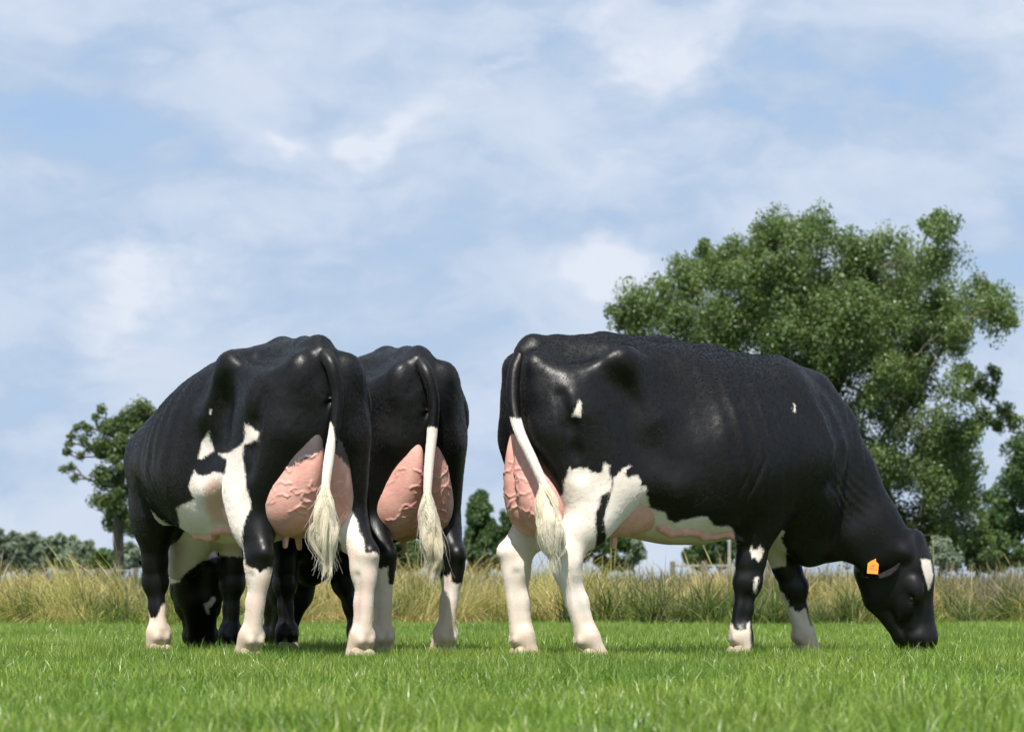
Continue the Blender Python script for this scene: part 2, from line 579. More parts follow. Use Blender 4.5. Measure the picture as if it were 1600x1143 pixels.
src = [blades_mesh('pasture_tuft', .55, 1050, (.034, .072), (.0026, .0048), .60, .05, 100 + i, 3, mat=MAT['blade']) for i in range(6)]
src += [blades_mesh('pasture_tuft', .55, 950, (.048, .096), (.0028, .0054), .72, .05, 120 + i, 4, mat=MAT['blade']) for i in range(3)]
p = grid_pts(5.2, 30.3, lambda y: .20 * y + 3.2, .42)
lush = np.sin(p[:, 0] * 1.7 + 1.3 * np.sin(p[:, 1] * .8)) + np.sin(p[:, 1] * 1.9 + p[:, 0] * .6) + RNG.normal(0, .5, len(p))
ix = np.where(lush > .9, RNG.integers(6, 9, len(p)), RNG.integers(0, 6, len(p)))
# longer grass left standing round the cows' feet
FEET = [(.367, 14.70), (.065, 15.0), (1.09, 15.07), (1.445, 15.61), (-1.194, 14.47), (-.691, 14.48), (-1.725, 15.6), (-1.395, 15.77), (-.62, 15.25), (-.336, 15.40), (-1.162, 16.49), (-.79, 16.64), (2.04, 15.7)]
ex = np.array([(fx + RNG.uniform(-.16, .16), fy - RNG.uniform(.02, .30), 0) for fx, fy in FEET for _ in range(4)])
p = np.concatenate([p, ex]); ix = np.concatenate([ix, RNG.integers(6, 9, len(ex))])
scatter('pasture_grass', src, p, RNG.uniform(0, 6.283, len(p)), np.concatenate([RNG.uniform(.82, 1.18, len(p) - len(ex)), RNG.uniform(.62, .85, len(ex))]), ix)

# the uncut verge: straw-coloured bents in front, taller green and grey grass behind
src = [blades_mesh('straw_tuft', .8, 560, (.34, .68), (.0035, .0075), .95, .65, 200 + i, 6, 1.2, 1.5, MAT['straw'], 5, .9) for i in range(5)]
src += [blades_mesh('green_tuft', .8, 520, (.22, .50), (.007, .014), .60, .08, 220 + i, 5, 1.2, 1.3, MAT['weed'], 7) for i in range(4)]
src += [blades_mesh('seed_tuft', .8, 260, (.30, .50), (.003, .0055), .30, .75, 240 + i, 5, 3.0, 1.2, MAT['seed'], 9) for i in range(3)]
src += [blades_mesh('low_tuft', .8, 600, (.14, .30), (.006, .012), .75, .15, 260 + i, 4, 1.1, 1.2, MAT['verge'], 9) for i in range(3)]
p = grid_pts(27.8, 52, lambda y: .20 * y + 7.0, .47)
y = p[:, 1]; x = p[:, 0]
left = np.clip((-x - 3.2) / 3, 0, 1)
bank = np.sin(x * .62 + 2.4) + .7 * np.sin(x * 1.43 + .5 * y) + .5 * np.sin(x * 2.9 - .7 * y)      # drifts of one kind of growth
front = y < 33.0 + 1.6 * bank + 7 * left
u = RNG.random(len(p))
edge = y < 29.2 + .9 * np.sin(x * 1.7) + .5 * np.sin(x * 4.1 + 1)
straw = RNG.integers(0, 5, len(p)); green = RNG.integers(5, 9, len(p)); seed = RNG.integers(9, 12, len(p)); low = RNG.integers(12, 15, len(p))
ix = np.where(edge, np.where(u < .72, low, np.where(u < .86, green, straw)),
     np.where(front, np.where((u < .60) & (bank > -.9), straw, np.where(u < .9, green, low)),
     np.where(bank > .9, np.where(u < .45, straw, np.where(u < .75, seed, green)), np.where(u < .52, green, np.where(u < .86, seed, low)))))
sc = RNG.uniform(.62, 1.14, len(p)) * (.93 + .10 * np.sin(x * 1.1 + y * .7) + .10 * np.sin(x * 2.7 + y * .4))
rz = np.where(ix < 5, np.where(RNG.random(len(p)) < .5 + .35 * np.sin(x * .9 + 1), 0.0, 3.14) + RNG.normal(0, .55, len(p)), RNG.uniform(0, 6.283, len(p)))
keep = y > 28.7 + .8 * np.sin(x * 1.15 + 2) + .45 * np.sin(x * 3.3) + RNG.normal(0, .35, len(p))
scatter('tall_grass', src, p[keep], rz[keep], sc[keep], ix[keep])
# ------------------------------------------------------------------ trees
FPX = 5000.0
def at(px, py, D):
    """where a feature at that bearing and height stands when it is D metres off"""
    return np.array([(px - 800) / FPX * D, D, CAM_H + (925 - py) / FPX * D])

def grow(base_pts, clumps, r_tip, rnd, sag=.12, star=0.0):
    """limbs: every clump is reached from the nearest limb below it"""
    nodes = [np.array(b, float) for b in base_pts]
    par = [-1] + list(range(len(base_pts) - 1))
    root_z = nodes[0][2]
    order = sorted(range(len(clumps)), key=lambda i: np.linalg.norm(clumps[i] - nodes[-1]) * .6 + clumps[i][2] * .4)
    for i in order:
        c = clumps[i]
        N = np.array(nodes)
        d = np.linalg.norm(N - c, axis=1)
        pen = np.maximum(0, N[:, 2] - c[2] + .15 * d) * 1.6 + np.where(np.arange(len(N)) < 2, 3.0, 0)
        if star:
            pen = pen + star * np.linalg.norm(N[:, :2] - N[0, :2], axis=1)
        j = int(np.argmin(d + pen))
        a = nodes[j]; n = max(3, int(d[j] / .55))
        last = j
        off = np.array([rnd.uniform(-1, 1), rnd.uniform(-1, 1), 0]) * d[j] * .10
        for k in range(1, n + 1):
            t = k / n
            p = a + (c - a) * t + np.array([0, 0, d[j] * sag * math.sin(math.pi * t)]) + off * math.sin(math.pi * t) + np.array([rnd.gauss(0, .03), rnd.gauss(0, .03), rnd.gauss(0, .03)])
            nodes.append(p); par.append(last); last = len(nodes) - 1
    n = len(nodes)
    rad2 = np.zeros(n); kids = [[] for _ in range(n)]
    for i in range(n):
        if par[i] >= 0:
            kids[par[i]].append(i)
    R = np.zeros(n)
    for i in range(n - 1, -1, -1):
        R[i] = r_tip if not kids[i] else (sum(R[k] ** 2.2 for k in kids[i])) ** (1 / 2.2)
        if kids[i]:
            R[i] = max(R[i], max(R[k] for k in kids[i]) * 1.006)
    return nodes, par, R, kids

def limb_mesh(nodes, par, R, kids, seg=7):
    V, Fc, cnt = [], [], 0
    starts = [(0, None)]
    while starts:
        i, prev = starts.pop()
        path = [prev] if prev is not None else []
        cur = i
        while True:
            path.append(cur)
            if not kids[cur]:
                break
            ks = sorted(kids[cur], key=lambda k: -R[k])
            for k in ks[1:]:
                starts.append((k, cur))
            cur = ks[0]
        if len(path) < 2:
            continue
        rr = [R[q] for q in path]
        if prev is not None:
            rr[0] = min(R[path[0]], R[path[1]] * 1.15)
        ps = np.array([nodes[q] for q in path])
        vs, fs = tube(ps, rr, seg)
        V.append(vs); Fc.append(fs + cnt); cnt += len(vs)
    return np.concatenate(V), np.concatenate(Fc)

def leaves_mesh(name, clumps, radii, per, size, rng, squash=.85, twigs=10, twig_r=.36, hang=0.0, mat=None):
    P0, T0, O0 = [], [], []
    for c, r, n in zip(clumps, radii, per):
        k = twigs
        d = rng.normal(size=(k, 3)); d /= np.linalg.norm(d, axis=1, keepdims=True)
        tw = c + d * (r * rng.uniform(.35, 1.0, (k, 1))) * np.array([1, 1, squash])
        ti = rng.integers(0, k, n)
        q = rng.normal(size=(n, 3)); q /= np.linalg.norm(q, axis=1, keepdims=True)
        rr = r * twig_r * rng.random((n, 1)) ** .45
        p = tw[ti] + q * rr * np.array([1, 1, 1 + hang]) - np.array([0, 0, hang]) * rr * .6
        out = (p - c) / r
        O0.append(out); P0.append(p); T0.append(np.clip(.30 * rng.random() + .35 * rng.random(k)[ti] + .45 * rng.random(n) - .05, 0, 1))
    P = np.concatenate(P0); tint = np.concatenate(T0); n = len(P)
    nrm = rng.normal(size=(n, 3)) + np.array([0, 0, .5]) + .9 * np.concatenate(O0); nrm /= np.linalg.norm(nrm, axis=1, keepdims=True)
    a = np.cross(nrm, rng.normal(size=(n, 3))); a /= np.linalg.norm(a, axis=1, keepdims=True) + 1e-9
    b = np.cross(nrm, a)
    s = rng.uniform(size[0], size[1], (n, 1)) * np.where(rng.random((n, 1)) < .25, .65, 1.0)
    bend = nrm * s * .18
    quad = np.stack([P - a * s * .5, P + b * s * .32 + bend, P + a * s * .55, P - b * s * .32 + bend], 1)
    me = mesh_np(name, quad.reshape(-1, 3), np.arange(4 * n).reshape(-1, 4), False)
    set_attr(me, 'tint', np.repeat(tint, 4))
    me.materials.append(mat)
    return me

def make_tree(name, label, cat, base, trunk_nodes, clumps, radii, per, size, mat, r_tip, seed, group=None, twigs=10, twig_r=.36, squash=.85, hang=0.0, sag=.12, star=0.45):
    rng = np.random.default_rng(seed); rnd = random.Random(seed)
    base = np.array(base)
    root = bpy.data.objects.new(name, None); COL.objects.link(root)
    root.location = base
    tag(root, label, cat, group)
    rel = [np.array(c) - base for c in clumps]
    nodes, par, R, kids = grow([np.array(t) - base for t in trunk_nodes], rel, r_tip, rnd, sag, star)
    v, f = limb_mesh(nodes, par, R, kids)
    link('trunk', mesh_np('trunk', v, f), root, MAT['bark'])
    link('crown', leaves_mesh('crown', rel, radii, per, size, rng, squash, twigs, twig_r, hang, mat), root)
    return root

def inside(poly, x, y):
    c = False; n = len(poly); j = n - 1
    for i in range(n):
        if (poly[i][1] > y) != (poly[j][1] > y) and x < (poly[j][0] - poly[i][0]) * (y - poly[i][1]) / (poly[j][1] - poly[i][1]) + poly[i][0]:
            c = not c
        j = i
    return c

def crown_clumps(poly, D, n, rpx, depth, seed, thin=None):
    """clump centres filling a crown outline, spread in depth as a rounded crown"""
    rnd = random.Random(seed)
    xs = [p[0] for p in poly]; ys_ = [p[1] for p in poly]
    cx, cy = sum(xs) / len(xs), sum(ys_) / len(ys_)
    hw, hh = (max(xs) - min(xs)) / 2, (max(ys_) - min(ys_)) / 2
    C, Rr, pts = [], [], []
    tries = 0
    while len(C) < n and tries < n * 60:
        tries += 1
        x, y = rnd.uniform(min(xs), max(xs)), rnd.uniform(min(ys_), max(ys_))
        if not inside(poly, x, y):
            continue
        if thin and rnd.random() < thin(x, y):
            continue
        e = 1 - min(1, ((x - cx) / hw) ** 2 * .8 + ((y - cy) / hh) ** 2 * .5)
        dd = rnd.uniform(-1, 1) * depth * math.sqrt(max(.12, e))
        r = rnd.uniform(*rpx)
        if any((x - a) ** 2 + (y - b) ** 2 + ((dd - c) / D * FPX) ** 2 < (.50 * r) ** 2 for a, b, c in pts):
            continue
        pts.append((x, y, dd))
        C.append(at(x, y, D) + np.array([0, dd, 0])); Rr.append(r / FPX * D)
    return C, Rr

def foot(px, D):
    p = at(px, 0, D); p[2] = float(ground_z(p[0], D)) - .05
    return p

# the big tree behind the grazing cow
D = 85.0
poly = [(965, 490), (985, 462), (1030, 450), (1078, 418), (1110, 395), (1150, 378), (1200, 366), (1250, 362), (1290, 378), (1320, 364), (1350, 372), (1385, 366),
        (1420, 358), (1455, 352), (1475, 375), (1490, 405), (1488, 435), (1525, 450), (1555, 470), (1572, 498), (1560, 515), (1535, 512), (1500, 535), (1488, 570),
        (1500, 640), (1505, 700), (1525, 730), (1530, 790), (1535, 850), (1480, 868), (1400, 870), (1340, 860), (1290, 800), (1230, 720), (1150, 650), (1080, 590), (1020, 530), (975, 510)]
def thin(x, y):
    d = 0.0
    if 1340 < x < 1450 and 640 < y < 790: d = .7
    if 1380 < x < 1530 and 500 < y < 640: d = .15
    if x > 1450 and 590 < y < 690: d = .35
    return d
poly = [(a - (a - 1270) * .02, b + 9) for a, b in poly]
C, R_ = crown_clumps(poly, D, 280, (24, 44), 4.6, 5, thin)
extra = [(1528, 600, 12), (1550, 612, 11), (1572, 636, 12), (1588, 655, 10), (1560, 660, 11), (1535, 650, 13), (1510, 620, 14), (1548, 585, 9), (1515, 575, 10), (962, 487, 10), (975, 500, 14), (1000, 460, 14), (1040, 446, 13),
         (1465, 345, 10), (1450, 350, 12), (1578, 500, 10), (1565, 480, 12), (1540, 455, 11), (1262, 355, 11), (1210, 358, 10), (1095, 392, 10), (1505, 690, 15), (1520, 670, 10), (1335, 375, 24), (1345, 400, 28), (1320, 392, 26), (1365, 385, 24), (1350, 430, 30), (1330, 440, 30), (1500, 740, 26), (1515, 770, 26), (1490, 790, 28), (1510, 820, 28), (1480, 830, 28), (1525, 850, 22), (1455, 800, 26), (1450, 845, 24), (1495, 715, 24)]
for x, y, r in extra:
    C.append(at(x, y, D) + np.array([0, random.Random(int(x)).uniform(-1, 1), 0])); R_.append(r / FPX * D)
R_ = [max(r, 15 / FPX * D) for r in R_]
per = [max(420, int(900 * (r / (33 / FPX * D)) ** 2)) for r in R_]
b0 = foot(1405, D)
tn = [b0, b0 + (0, 0, .9), b0 + (-.05, 0, 1.8), b0 + (-.2, 0, 2.6), b0 + (-.4, .1, 3.4), b0 + (-.5, .2, 4.3)]
make_tree('broadleaf_tree', 'large spreading green broadleaf tree behind the cow that stands side-on', 'tree', b0, tn, C, R_, per, (.070, .120), MAT['willow'], .015, 41, 'trees beyond the pasture', 13, .52, .9, .25)

# the young tree on the left with a bare bough
D = 100.0
poly = [(188, 632), (215, 628), (232, 640), (238, 680), (235, 740), (225, 800), (205, 822), (185, 825), (168, 815), (160, 785), (158, 750), (158, 720), (156, 690), (160, 662), (175, 655)]
C, R_ = crown_clumps(poly, D, 56, (9, 19), 1.2, 9)
for x, y, r in [(118, 668, 6), (132, 664, 5), (112, 682, 5), (128, 688, 9), (104, 706, 5), (100, 734, 5), (112, 728, 5), (118, 748, 6), (140, 672, 7), (138, 700, 8), (150, 650, 7), (126, 712, 6), (160, 640, 6), (108, 694, 4)]:
    C.append(at(x, y, D)); R_.append(r / FPX * D)
R_ = [max(r, 7.5 / FPX * D) for r in R_]
per = [int(400 * (r / (15 / FPX * D)) ** 2) for r in R_]
b0 = foot(185, D)
tn = [b0, b0 + (0, 0, .7), b0 + (.02, 0, 1.4), b0 + (.0, 0, 2.1), b0 + (.02, 0, 2.8), b0 + (.05, .05, 3.6), b0 + (.1, 0, 4.3)]
make_tree('broadleaf_tree', 'slim young tree with a bare thin bough on its left, beside the leftmost cow', 'tree', b0, tn, C, R_, per, (.085, .135), MAT['willow'], .026, 52, 'trees beyond the pasture', 12, .70, sag=.05, star=.9)

# further trees: outline, distance, clumps, clump size, depth, leaf size, material, base
def far_tree(label, poly, D, n, rpx, depth, lsize, mat, bx, seed, name='broadleaf_tree', dens=1.0, hang=0.0, cat='tree', group='trees beyond the pasture'):
    C, R_ = crown_clumps(poly, D, n, rpx, depth, seed)
    mean = sum(rpx) / 2 / FPX * D
    per = [max(40, int(420 * dens * (r / mean) ** 2)) for r in R_]
    b0 = foot(bx, D)
    top = max(c[2] for c in C)
    tn = [b0 + (0, 0, t * top) for t in (0, .12, .25, .4, .55)]
    return make_tree(name, label, cat, b0, tn, C, R_, per, lsize, mat, .02, seed, group, 10, .60, 1.0, hang)

far_tree('narrow pointed poplar standing between the two groups of cows', [(752, 772), (762, 785), (768, 815), (770, 858), (762, 884), (735, 884), (729, 855), (733, 825), (740, 800), (745, 780)], 160, 46, (7, 11), .7, (.13, .21), MAT['darkleaf'], 750, 61, 'poplar_tree', 1.0, .5)
far_tree('low bushy tree at the right foot of the pointed poplar', [(772, 820), (785, 812), (800, 805), (815, 815), (822, 850), (818, 884), (772, 884), (768, 850)], 150, 30, (8, 12), 1.0, (.12, .2), MAT['darkleaf'], 795, 62)
far_tree('dark rounded tree seen between the hind and fore legs of the side-on cow', [(905, 800), (930, 780), (965, 790), (990, 815), (996, 850), (990, 884), (900, 884), (890, 840)], 118, 46, (9, 15), 1.6, (.10, .16), MAT['darkleaf'], 945, 63)
far_tree('pale green bush beside the dark rounded tree', [(985, 848), (998, 842), (1002, 860), (996, 884), (982, 884)], 112, 10, (5, 8), .5, (.09, .14), MAT['hazed_grayleaf'], 991, 64, 'bush', 1.0, 0, 'bush')
far_tree('dark tree seen under the udder of the middle cow', [(600, 845), (625, 832), (652, 842), (668, 862), (665, 886), (590, 886), (588, 862)], 125, 34, (8, 12), 1.3, (.11, .17), MAT['darkleaf'], 628, 65)
far_tree('distant bluish tree seen under the belly of the side-on cow', [(1068, 866), (1082, 852), (1100, 842), (1120, 832), (1150, 822), (1180, 836), (1195, 882), (1066, 882)], 210, 46, (8, 12), 2.2, (.2, .3), MAT['darkleaf'], 1125, 66)
far_tree('tall leafy tree cut off by the right edge of the picture', [(1560, 720), (1580, 700), (1610, 685), (1680, 700), (1700, 800), (1690, 880), (1560, 880), (1548, 850), (1552, 790), (1575, 760)], 120, 70, (13, 22), 2.2, (.11, .18), MAT['darkleaf'], 1625, 67)
far_tree('low rounded tree to the right of the big tree trunk', [(1540, 790), (1552, 765), (1565, 775), (1578, 800), (1580, 882), (1530, 882)], 135, 26, (9, 14), 1.2, (.11, .18), MAT['willow'], 1558, 68)
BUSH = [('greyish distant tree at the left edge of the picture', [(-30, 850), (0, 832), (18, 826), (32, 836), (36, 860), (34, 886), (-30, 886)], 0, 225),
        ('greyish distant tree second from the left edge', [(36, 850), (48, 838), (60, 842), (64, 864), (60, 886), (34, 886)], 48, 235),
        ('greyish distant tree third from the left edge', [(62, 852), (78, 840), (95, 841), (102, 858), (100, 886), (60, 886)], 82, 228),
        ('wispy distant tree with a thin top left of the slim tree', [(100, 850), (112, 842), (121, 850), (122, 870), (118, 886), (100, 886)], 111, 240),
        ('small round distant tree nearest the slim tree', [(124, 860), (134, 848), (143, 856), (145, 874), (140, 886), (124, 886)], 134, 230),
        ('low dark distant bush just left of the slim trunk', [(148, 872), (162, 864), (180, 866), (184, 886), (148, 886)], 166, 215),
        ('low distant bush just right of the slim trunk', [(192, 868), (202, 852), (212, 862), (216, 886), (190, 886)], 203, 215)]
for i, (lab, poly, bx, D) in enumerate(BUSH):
    far_tree(lab, poly, D, 24, (7, 11), 1.5, (.2, .3), MAT['hazed_grayleaf'] if i != 5 else MAT['darkleaf'], bx, 80 + i, 'distant_tree' if i < 5 else 'bush', .8, 0, 'tree' if i < 5 else 'bush', 'trees on the horizon')
# shrubs at the foot of the big tree
far_tree('straggly shrub at the foot of the big tree', [(1440, 858), (1460, 848), (1490, 850), (1500, 884), (1438, 884)], 80, 16, (8, 13), .8, (.07, .11), MAT['hazed_grayleaf'], 1468, 91, 'shrub', .6, 0, 'shrub', None)
far_tree('bushy green shrub between the big tree and the right edge', [(1505, 850), (1525, 835), (1548, 845), (1555, 884), (1500, 884)], 84, 20, (9, 14), .8, (.07, .11), MAT['willow'], 1528, 92, 'shrub', .9, 0, 'shrub', None)

# ------------------------------------------------------------------ field fences
def box_mesh(name, sx, sy, sz, bev=.006):
    bm = bmesh.new()
    bmesh.ops.create_cube(bm, size=1)
    for v in bm.verts:
        v.co.x *= sx; v.co.y *= sy; v.co.z = (v.co.z + .5) * sz
    bmesh.ops.bevel(bm, geom=bm.edges[:], offset=bev, segments=1, affect='EDGES')
    me = bpy.data.meshes.new(name); bm.to_mesh(me); bm.free()
    return me

def fence(label, pxs, D, top, rails, tall=None):
    x0 = at(pxs[0], 0, D)[0]; x1 = at(pxs[-1], 0, D)[0]
    root = bpy.data.objects.new('field_fence', None); COL.objects.link(root)
    root.location = (x0, D, 0)
    tag(root, label, 'fence')
    pm = box_mesh('fence_post', .13, .13, top)
    for px in pxs:
        o = link('fence_post', pm, root, MAT['post']); o.location = (at(px, 0, D)[0] - x0, 0, float(ground_z(0, D)) - .1)
    for z in rails:
        for a, b in zip(pxs[:-1], pxs[1:]):
            xa, xb = at(a, 0, D)[0] - x0, at(b, 0, D)[0] - x0
            rm = box_mesh('fence_rail', xb - xa - .13, .04, .05)
            o = link('fence_rail', rm, root, MAT['rail']); o.location = ((xa + xb) / 2, 0, z)
    return root
fence('low grey post and rail fence seen under the belly of the side-on cow', [1051, 1100, 1150, 1200], 82, 1.22, (.72, .98))
fence('low grey post and rail fence at the foot of the slim young tree', [118, 152, 176, 212, 250], 96, 1.15, (.62, .95))
pole = link('marker_pole', box_mesh('marker_pole', .07, .07, 1.75, .01), None, MAT['rail'])
pole.location = (at(1139.5, 0, 78)[0], 78, 0)
tag(pole, 'thin pale pole by the near foreleg of the side-on cow', 'pole')
# ------------------------------------------------------------------ cows
def lerp(a, b, t):
    return tuple(a[i] + (b[i] - a[i]) * t for i in range(3))

BODY_X   = [-.575, -.56, -.52, -.45, -.36, -.22, -.08, .06, .20, .34, .50, .66, .80, .92, 1.04, 1.14, 1.22, 1.28]
BODY_TOP = [1.22, 1.33, 1.405, 1.455, 1.475, 1.487, 1.500, 1.505, 1.502, 1.494, 1.482, 1.470, 1.452, 1.425, 1.38, 1.31, 1.22, 1.08]
BODY_BOT = [1.12, 1.02, .95, .90, .86, .80, .70, .62, .57, .545, .545, .575, .61, .60, .53, .48, .55, .78]
BODY_W   = [.06, .09, .135, .175, .215, .245, .262, .272, .305, .345, .372, .378, .355, .325, .28, .22, .15, .05]
BODY_C   = [1.18, 1.18, 1.18, 1.18, 1.17, 1.14, 1.10, 1.05, 1.00, .96, .93, .92, .92, .93, .93, .92, .92, .92]
BODY_NU  = [2.2, 2.2, 2.3, 2.4, 2.5, 2.6, 2.8, 2.8, 2.6, 2.3, 2.05, 1.85, 1.75, 1.7, 1.75, 1.9, 2.0, 2.0]
BODY_NL  = [2, 2, 2, 2, 2, 2, 2.0, 2.1, 2.2, 2.3, 2.3, 2.2, 2.0, 1.8, 1.6, 1.6, 1.8, 2]

def pel(sp):
    """pelvis positions along the body: hooks nominally at 0, pins at -.455"""
    hk, pn = sp.get('hook', 0.0), sp.get('pin', -.455)
    return lambda x: np.interp(x, [-1.0, -.455, 0, .45, 3], [pn - .545 * (hk - pn) / .455, pn, hk, .45, 3])

def torso(G, sp):
    zs = sp.get('zs', 1.0)
    BX = pel(sp)(np.array(BODY_X))
    lo = (-.66, -.52, .36); hi = (1.34, .52, 1.62)
    sl = G.box(lo, hi)
    X, Y, Z = G.pts(sl)
    xs = X[:, 0, 0]
    T = lambda tab: spline(BX, np.array(tab), xs)[:, None, None].astype(np.float32)
    top = T(np.array(BODY_TOP) + np.interp(BODY_X, *sp.get('top_adj', ([0, 1], [0, 0])))) * zs
    bot = T(np.array(BODY_BOT) + np.interp(BODY_X, *sp.get('bot_adj', ([0, 1], [0, 0]))))
    wid = T(np.array(BODY_W) * np.interp(BODY_X, *sp.get('wid_adj', ([0, 1], [1, 1]))))
    cen = T(BODY_C); nu = T(np.array(BODY_NU) + np.interp(BODY_X, *sp.get('nu_adj', ([0, 1], [0, 0])))); nl = T(BODY_NL)
    zc = Z - cen
    up = zc > 0
    h = np.where(up, top - cen, cen - bot)
    n = np.where(up, nu, nl)
    a = np.abs(Y) / wid; b = np.abs(zc) / np.maximum(h, .02)
    rr = (np.maximum(a, 1e-4) ** n + np.maximum(b, 1e-4) ** n) ** (1 / n)
    r = np.sqrt(Y * Y + zc * zc)
    d = r * (1 - 1 / np.maximum(rr, .05))
    gx, gy, gz = np.gradient(d, G.h)
    d = d / np.clip(np.sqrt(gx * gx + gy * gy + gz * gz), .5, 4)
    # ribs and slack of the barrel as low relief
    xr = X + 0.22 * (Z - 1.0)
    msk = np.exp(-((xr - .58) / .24) ** 2) * np.exp(-((Z - 1.08) / .24) ** 2)
    d = d + .0034 * msk * np.sin(xr * 2 * math.pi / .092 + 1.5 * np.sin(xr * 9))
    cap = np.maximum(X - 1.32, float(pel(sp)(-.545)) - X)
    hh = np.maximum(.10 - np.abs(d - cap), 0) / .10
    d = np.maximum(d, cap) + hh * hh * .025
    G.put(sl, d.astype(np.float32), 0)

def rear_leg(G, s, L, pf, tw=.17):
    """L: stifle, hock, fetlock, foot in cow space"""
    st, hk, ft, fo = L['stifle'], L['hock'], L['fetlock'], L['foot']
    thurl = (pf(-.20), s * tw, 1.13)
    pin = (pf(-.42), s * .115, 1.24)
    wide = (1, .9, 1)
    G.cone(thurl, st, .165, .105, .12, (1, 1.15, 1))
    G.cone((pf(-.28), s * (tw - .005), 1.12), lerp(st, hk, .25), .135, .10, .10, (1, 1.2, 1))
    G.cone(pin, lerp(st, hk, .52), .072, .06, .09)                       # hamstring down the back of the thigh
    G.cone((pf(-.36), s * (tw - .015), 1.02), lerp(st, hk, .42), .11, .080, .09, (1, 1.1, 1))
    G.ell(st, (.085, .06, .10), .09)
    up = lerp(hk, st, .42)
    G.cone(st, up, .10, .074, .07, (1, 1.15, 1))
    G.cone(up, (hk[0] + .012, hk[1], hk[2] + .03), .074, .052, .05, (1, 1.12, 1))
    point = (hk[0] - .062, hk[1], hk[2] + .035)
    G.cone(lerp(lerp(st, hk, .55), (st[0] - .2, st[1], st[2]), .25), point, .045, .030, .08)   # achilles tendon
    G.ell(point, (.032, .032, .04), .03)
    G.cone((hk[0] + .005, hk[1], hk[2] + .02), (hk[0] + .002, hk[1], hk[2] - .06), .064, .062, .04, (1, 1.12, 1))
    G.ell((hk[0] + .01, hk[1] + s * .03, hk[2] - .015), (.03, .03, .04), .03)
    G.ell((hk[0] + .01, hk[1] - s * .03, hk[2] - .025), (.03, .03, .045), .03)
    mid = lerp(hk, ft, .55)
    G.cone((hk[0] - .005, hk[1], hk[2] - .05), mid, .056, .042, .03, (1, 1.25, 1))
    G.cone(mid, ft, .042, .047, .03, (1, 1.12, 1))
    G.cone((hk[0] - .045, hk[1], hk[2] - .02), (ft[0] - .035, ft[1], ft[2] + .03), .028, .024, .035)
    for q in (-1, 1):     # hollow between cannon bone and tendon
        G.cone((hk[0] - .030, hk[1] + q * .058, hk[2] - .07), (ft[0] - .022, ft[1] + q * .050, ft[2] + .05), .008, .006, .035, op='s')
    G.ell(ft, (.043, .046, .05), .04)
    for q in (-1, 1):
        G.ell((ft[0] - .046, ft[1] + q * .024, ft[2] - .018), (.016, .015, .020), .02)
        G.cone((ft[0], ft[1] + q * .02, ft[2]), (fo[0] + .01, fo[1] + q * .021, .035), .036, .043, .03)

def front_leg(G, s, L):
    sh, el, kn, ft, fo = L['shoulder'], L['elbow'], L['knee'], L['fetlock'], L['foot']
    G.cone(sh, el, .115, .10, .10, (1, 1.25, 1))
    G.ell((el[0] - .03, el[1], el[2] + .03), (.07, .055, .09), .07)
    top = lerp(el, kn, .12)
    G.cone(el, top, .125, .112, .08, (1, 1.35, 1))
    G.cone(top, lerp(el, kn, .72), .110, .068, .06, (1, 1.3, 1))
    G.cone(lerp(el, kn, .72), kn, .064, .060, .04, (1, 1.1, 1))
    G.ell((kn[0] + .008, kn[1], kn[2]), (.058, .060, .066), .03)
    G.ell((kn[0] - .04, kn[1], kn[2] - .0), (.03, .03, .04), .03)
    mid = lerp(kn, ft, .5)
    G.cone(kn, mid, .048, .038, .035)
    G.cone(mid, ft, .038, .044, .03)
    G.cone((kn[0] - .035, kn[1], kn[2] - .04), (ft[0] - .035, ft[1], ft[2] + .03), .02, .02, .03)
    for q in (-1, 1):
        G.cone((kn[0] - .024, kn[1] + q * .054, kn[2] - .07), (ft[0] - .020, ft[1] + q * .048, ft[2] + .05), .007, .006, .03, op='s')
    G.ell(ft, (.042, .045, .05), .04)
    for q in (-1, 1):
        G.ell((ft[0] - .042, ft[1] + q * .024, ft[2] - .018), (.016, .015, .020), .02)
        G.cone((ft[0], ft[1] + q * .02, ft[2]), (fo[0] + .01, fo[1] + q * .021, .035), .036, .043, .03)

def head(G, M):
    """M: head frame. x poll -> nose, z out of the forehead, y to the cow's left"""
    e = lambda c, r, k=.03, op='u', R=None: G.ell(c, r, k, op=op, M=M, R=R)
    s = M.to_scale()[0]
    c = lambda a, b, ra, rb, k=.04, sc=(1, 1, 1): G.cone(a, b, ra * s, rb * s, k, sc, M=M)
    e((.11, 0, -.13), (.165, .100, .14), .03)
    e((.10, 0, -.045), (.145, .102, .05), .04)                            # broad flat forehead
    e((-.015, 0, -.06), (.045, .065, .05), .04)                           # poll
    c((.17, 0, -.070), (.40, 0, -.075), .070, .054, .04)
    c((.20, 0, -.135), (.41, 0, -.112), .085, .066, .05)
    e((.440, 0, -.105), (.062, .086, .085), .04)
    e((.462, 0, -.070), (.045, .068, .044), .03)
    for q in (-1, 1):
        c((.09, q * .060, -.280), (.23, q * .045, -.262), .062, .050, .06)
        c((.23, q * .045, -.262), (.40, q * .028, -.185), .050, .036, .05)
        e((.14, q * .080, -.195), (.11, .038, .115), .05)
        e((.215, q * .100, -.072), (.062, .026, .042), .03)             # brow over the eye
        e((.275, q * .096, -.115), (.045, .018, .024), .025)               # lower lid
        e((.252, q * .122, -.092), (.027, .020, .015), .010, op='s')      # eye opening
        e((.27, q * .085, -.155), (.07, .02, .025), .04)
        c((.24, q * .078, -.10), (.37, q * .058, -.12), .022, .018, .03)
        e((.494, q * .046, -.070), (.017, .020, .013), .012, op='s')      # nostril
        e((.03, q * .092, -.10), (.045, .04, .04), .035)                  # ear root
        G.cone((.475, q * .088, -.142), (.36, q * .078, -.172), .007 * s, .005 * s, .02, op='s', M=M)      # mouth
    e((.430, 0, -.180), (.05, .05, .030), .03)

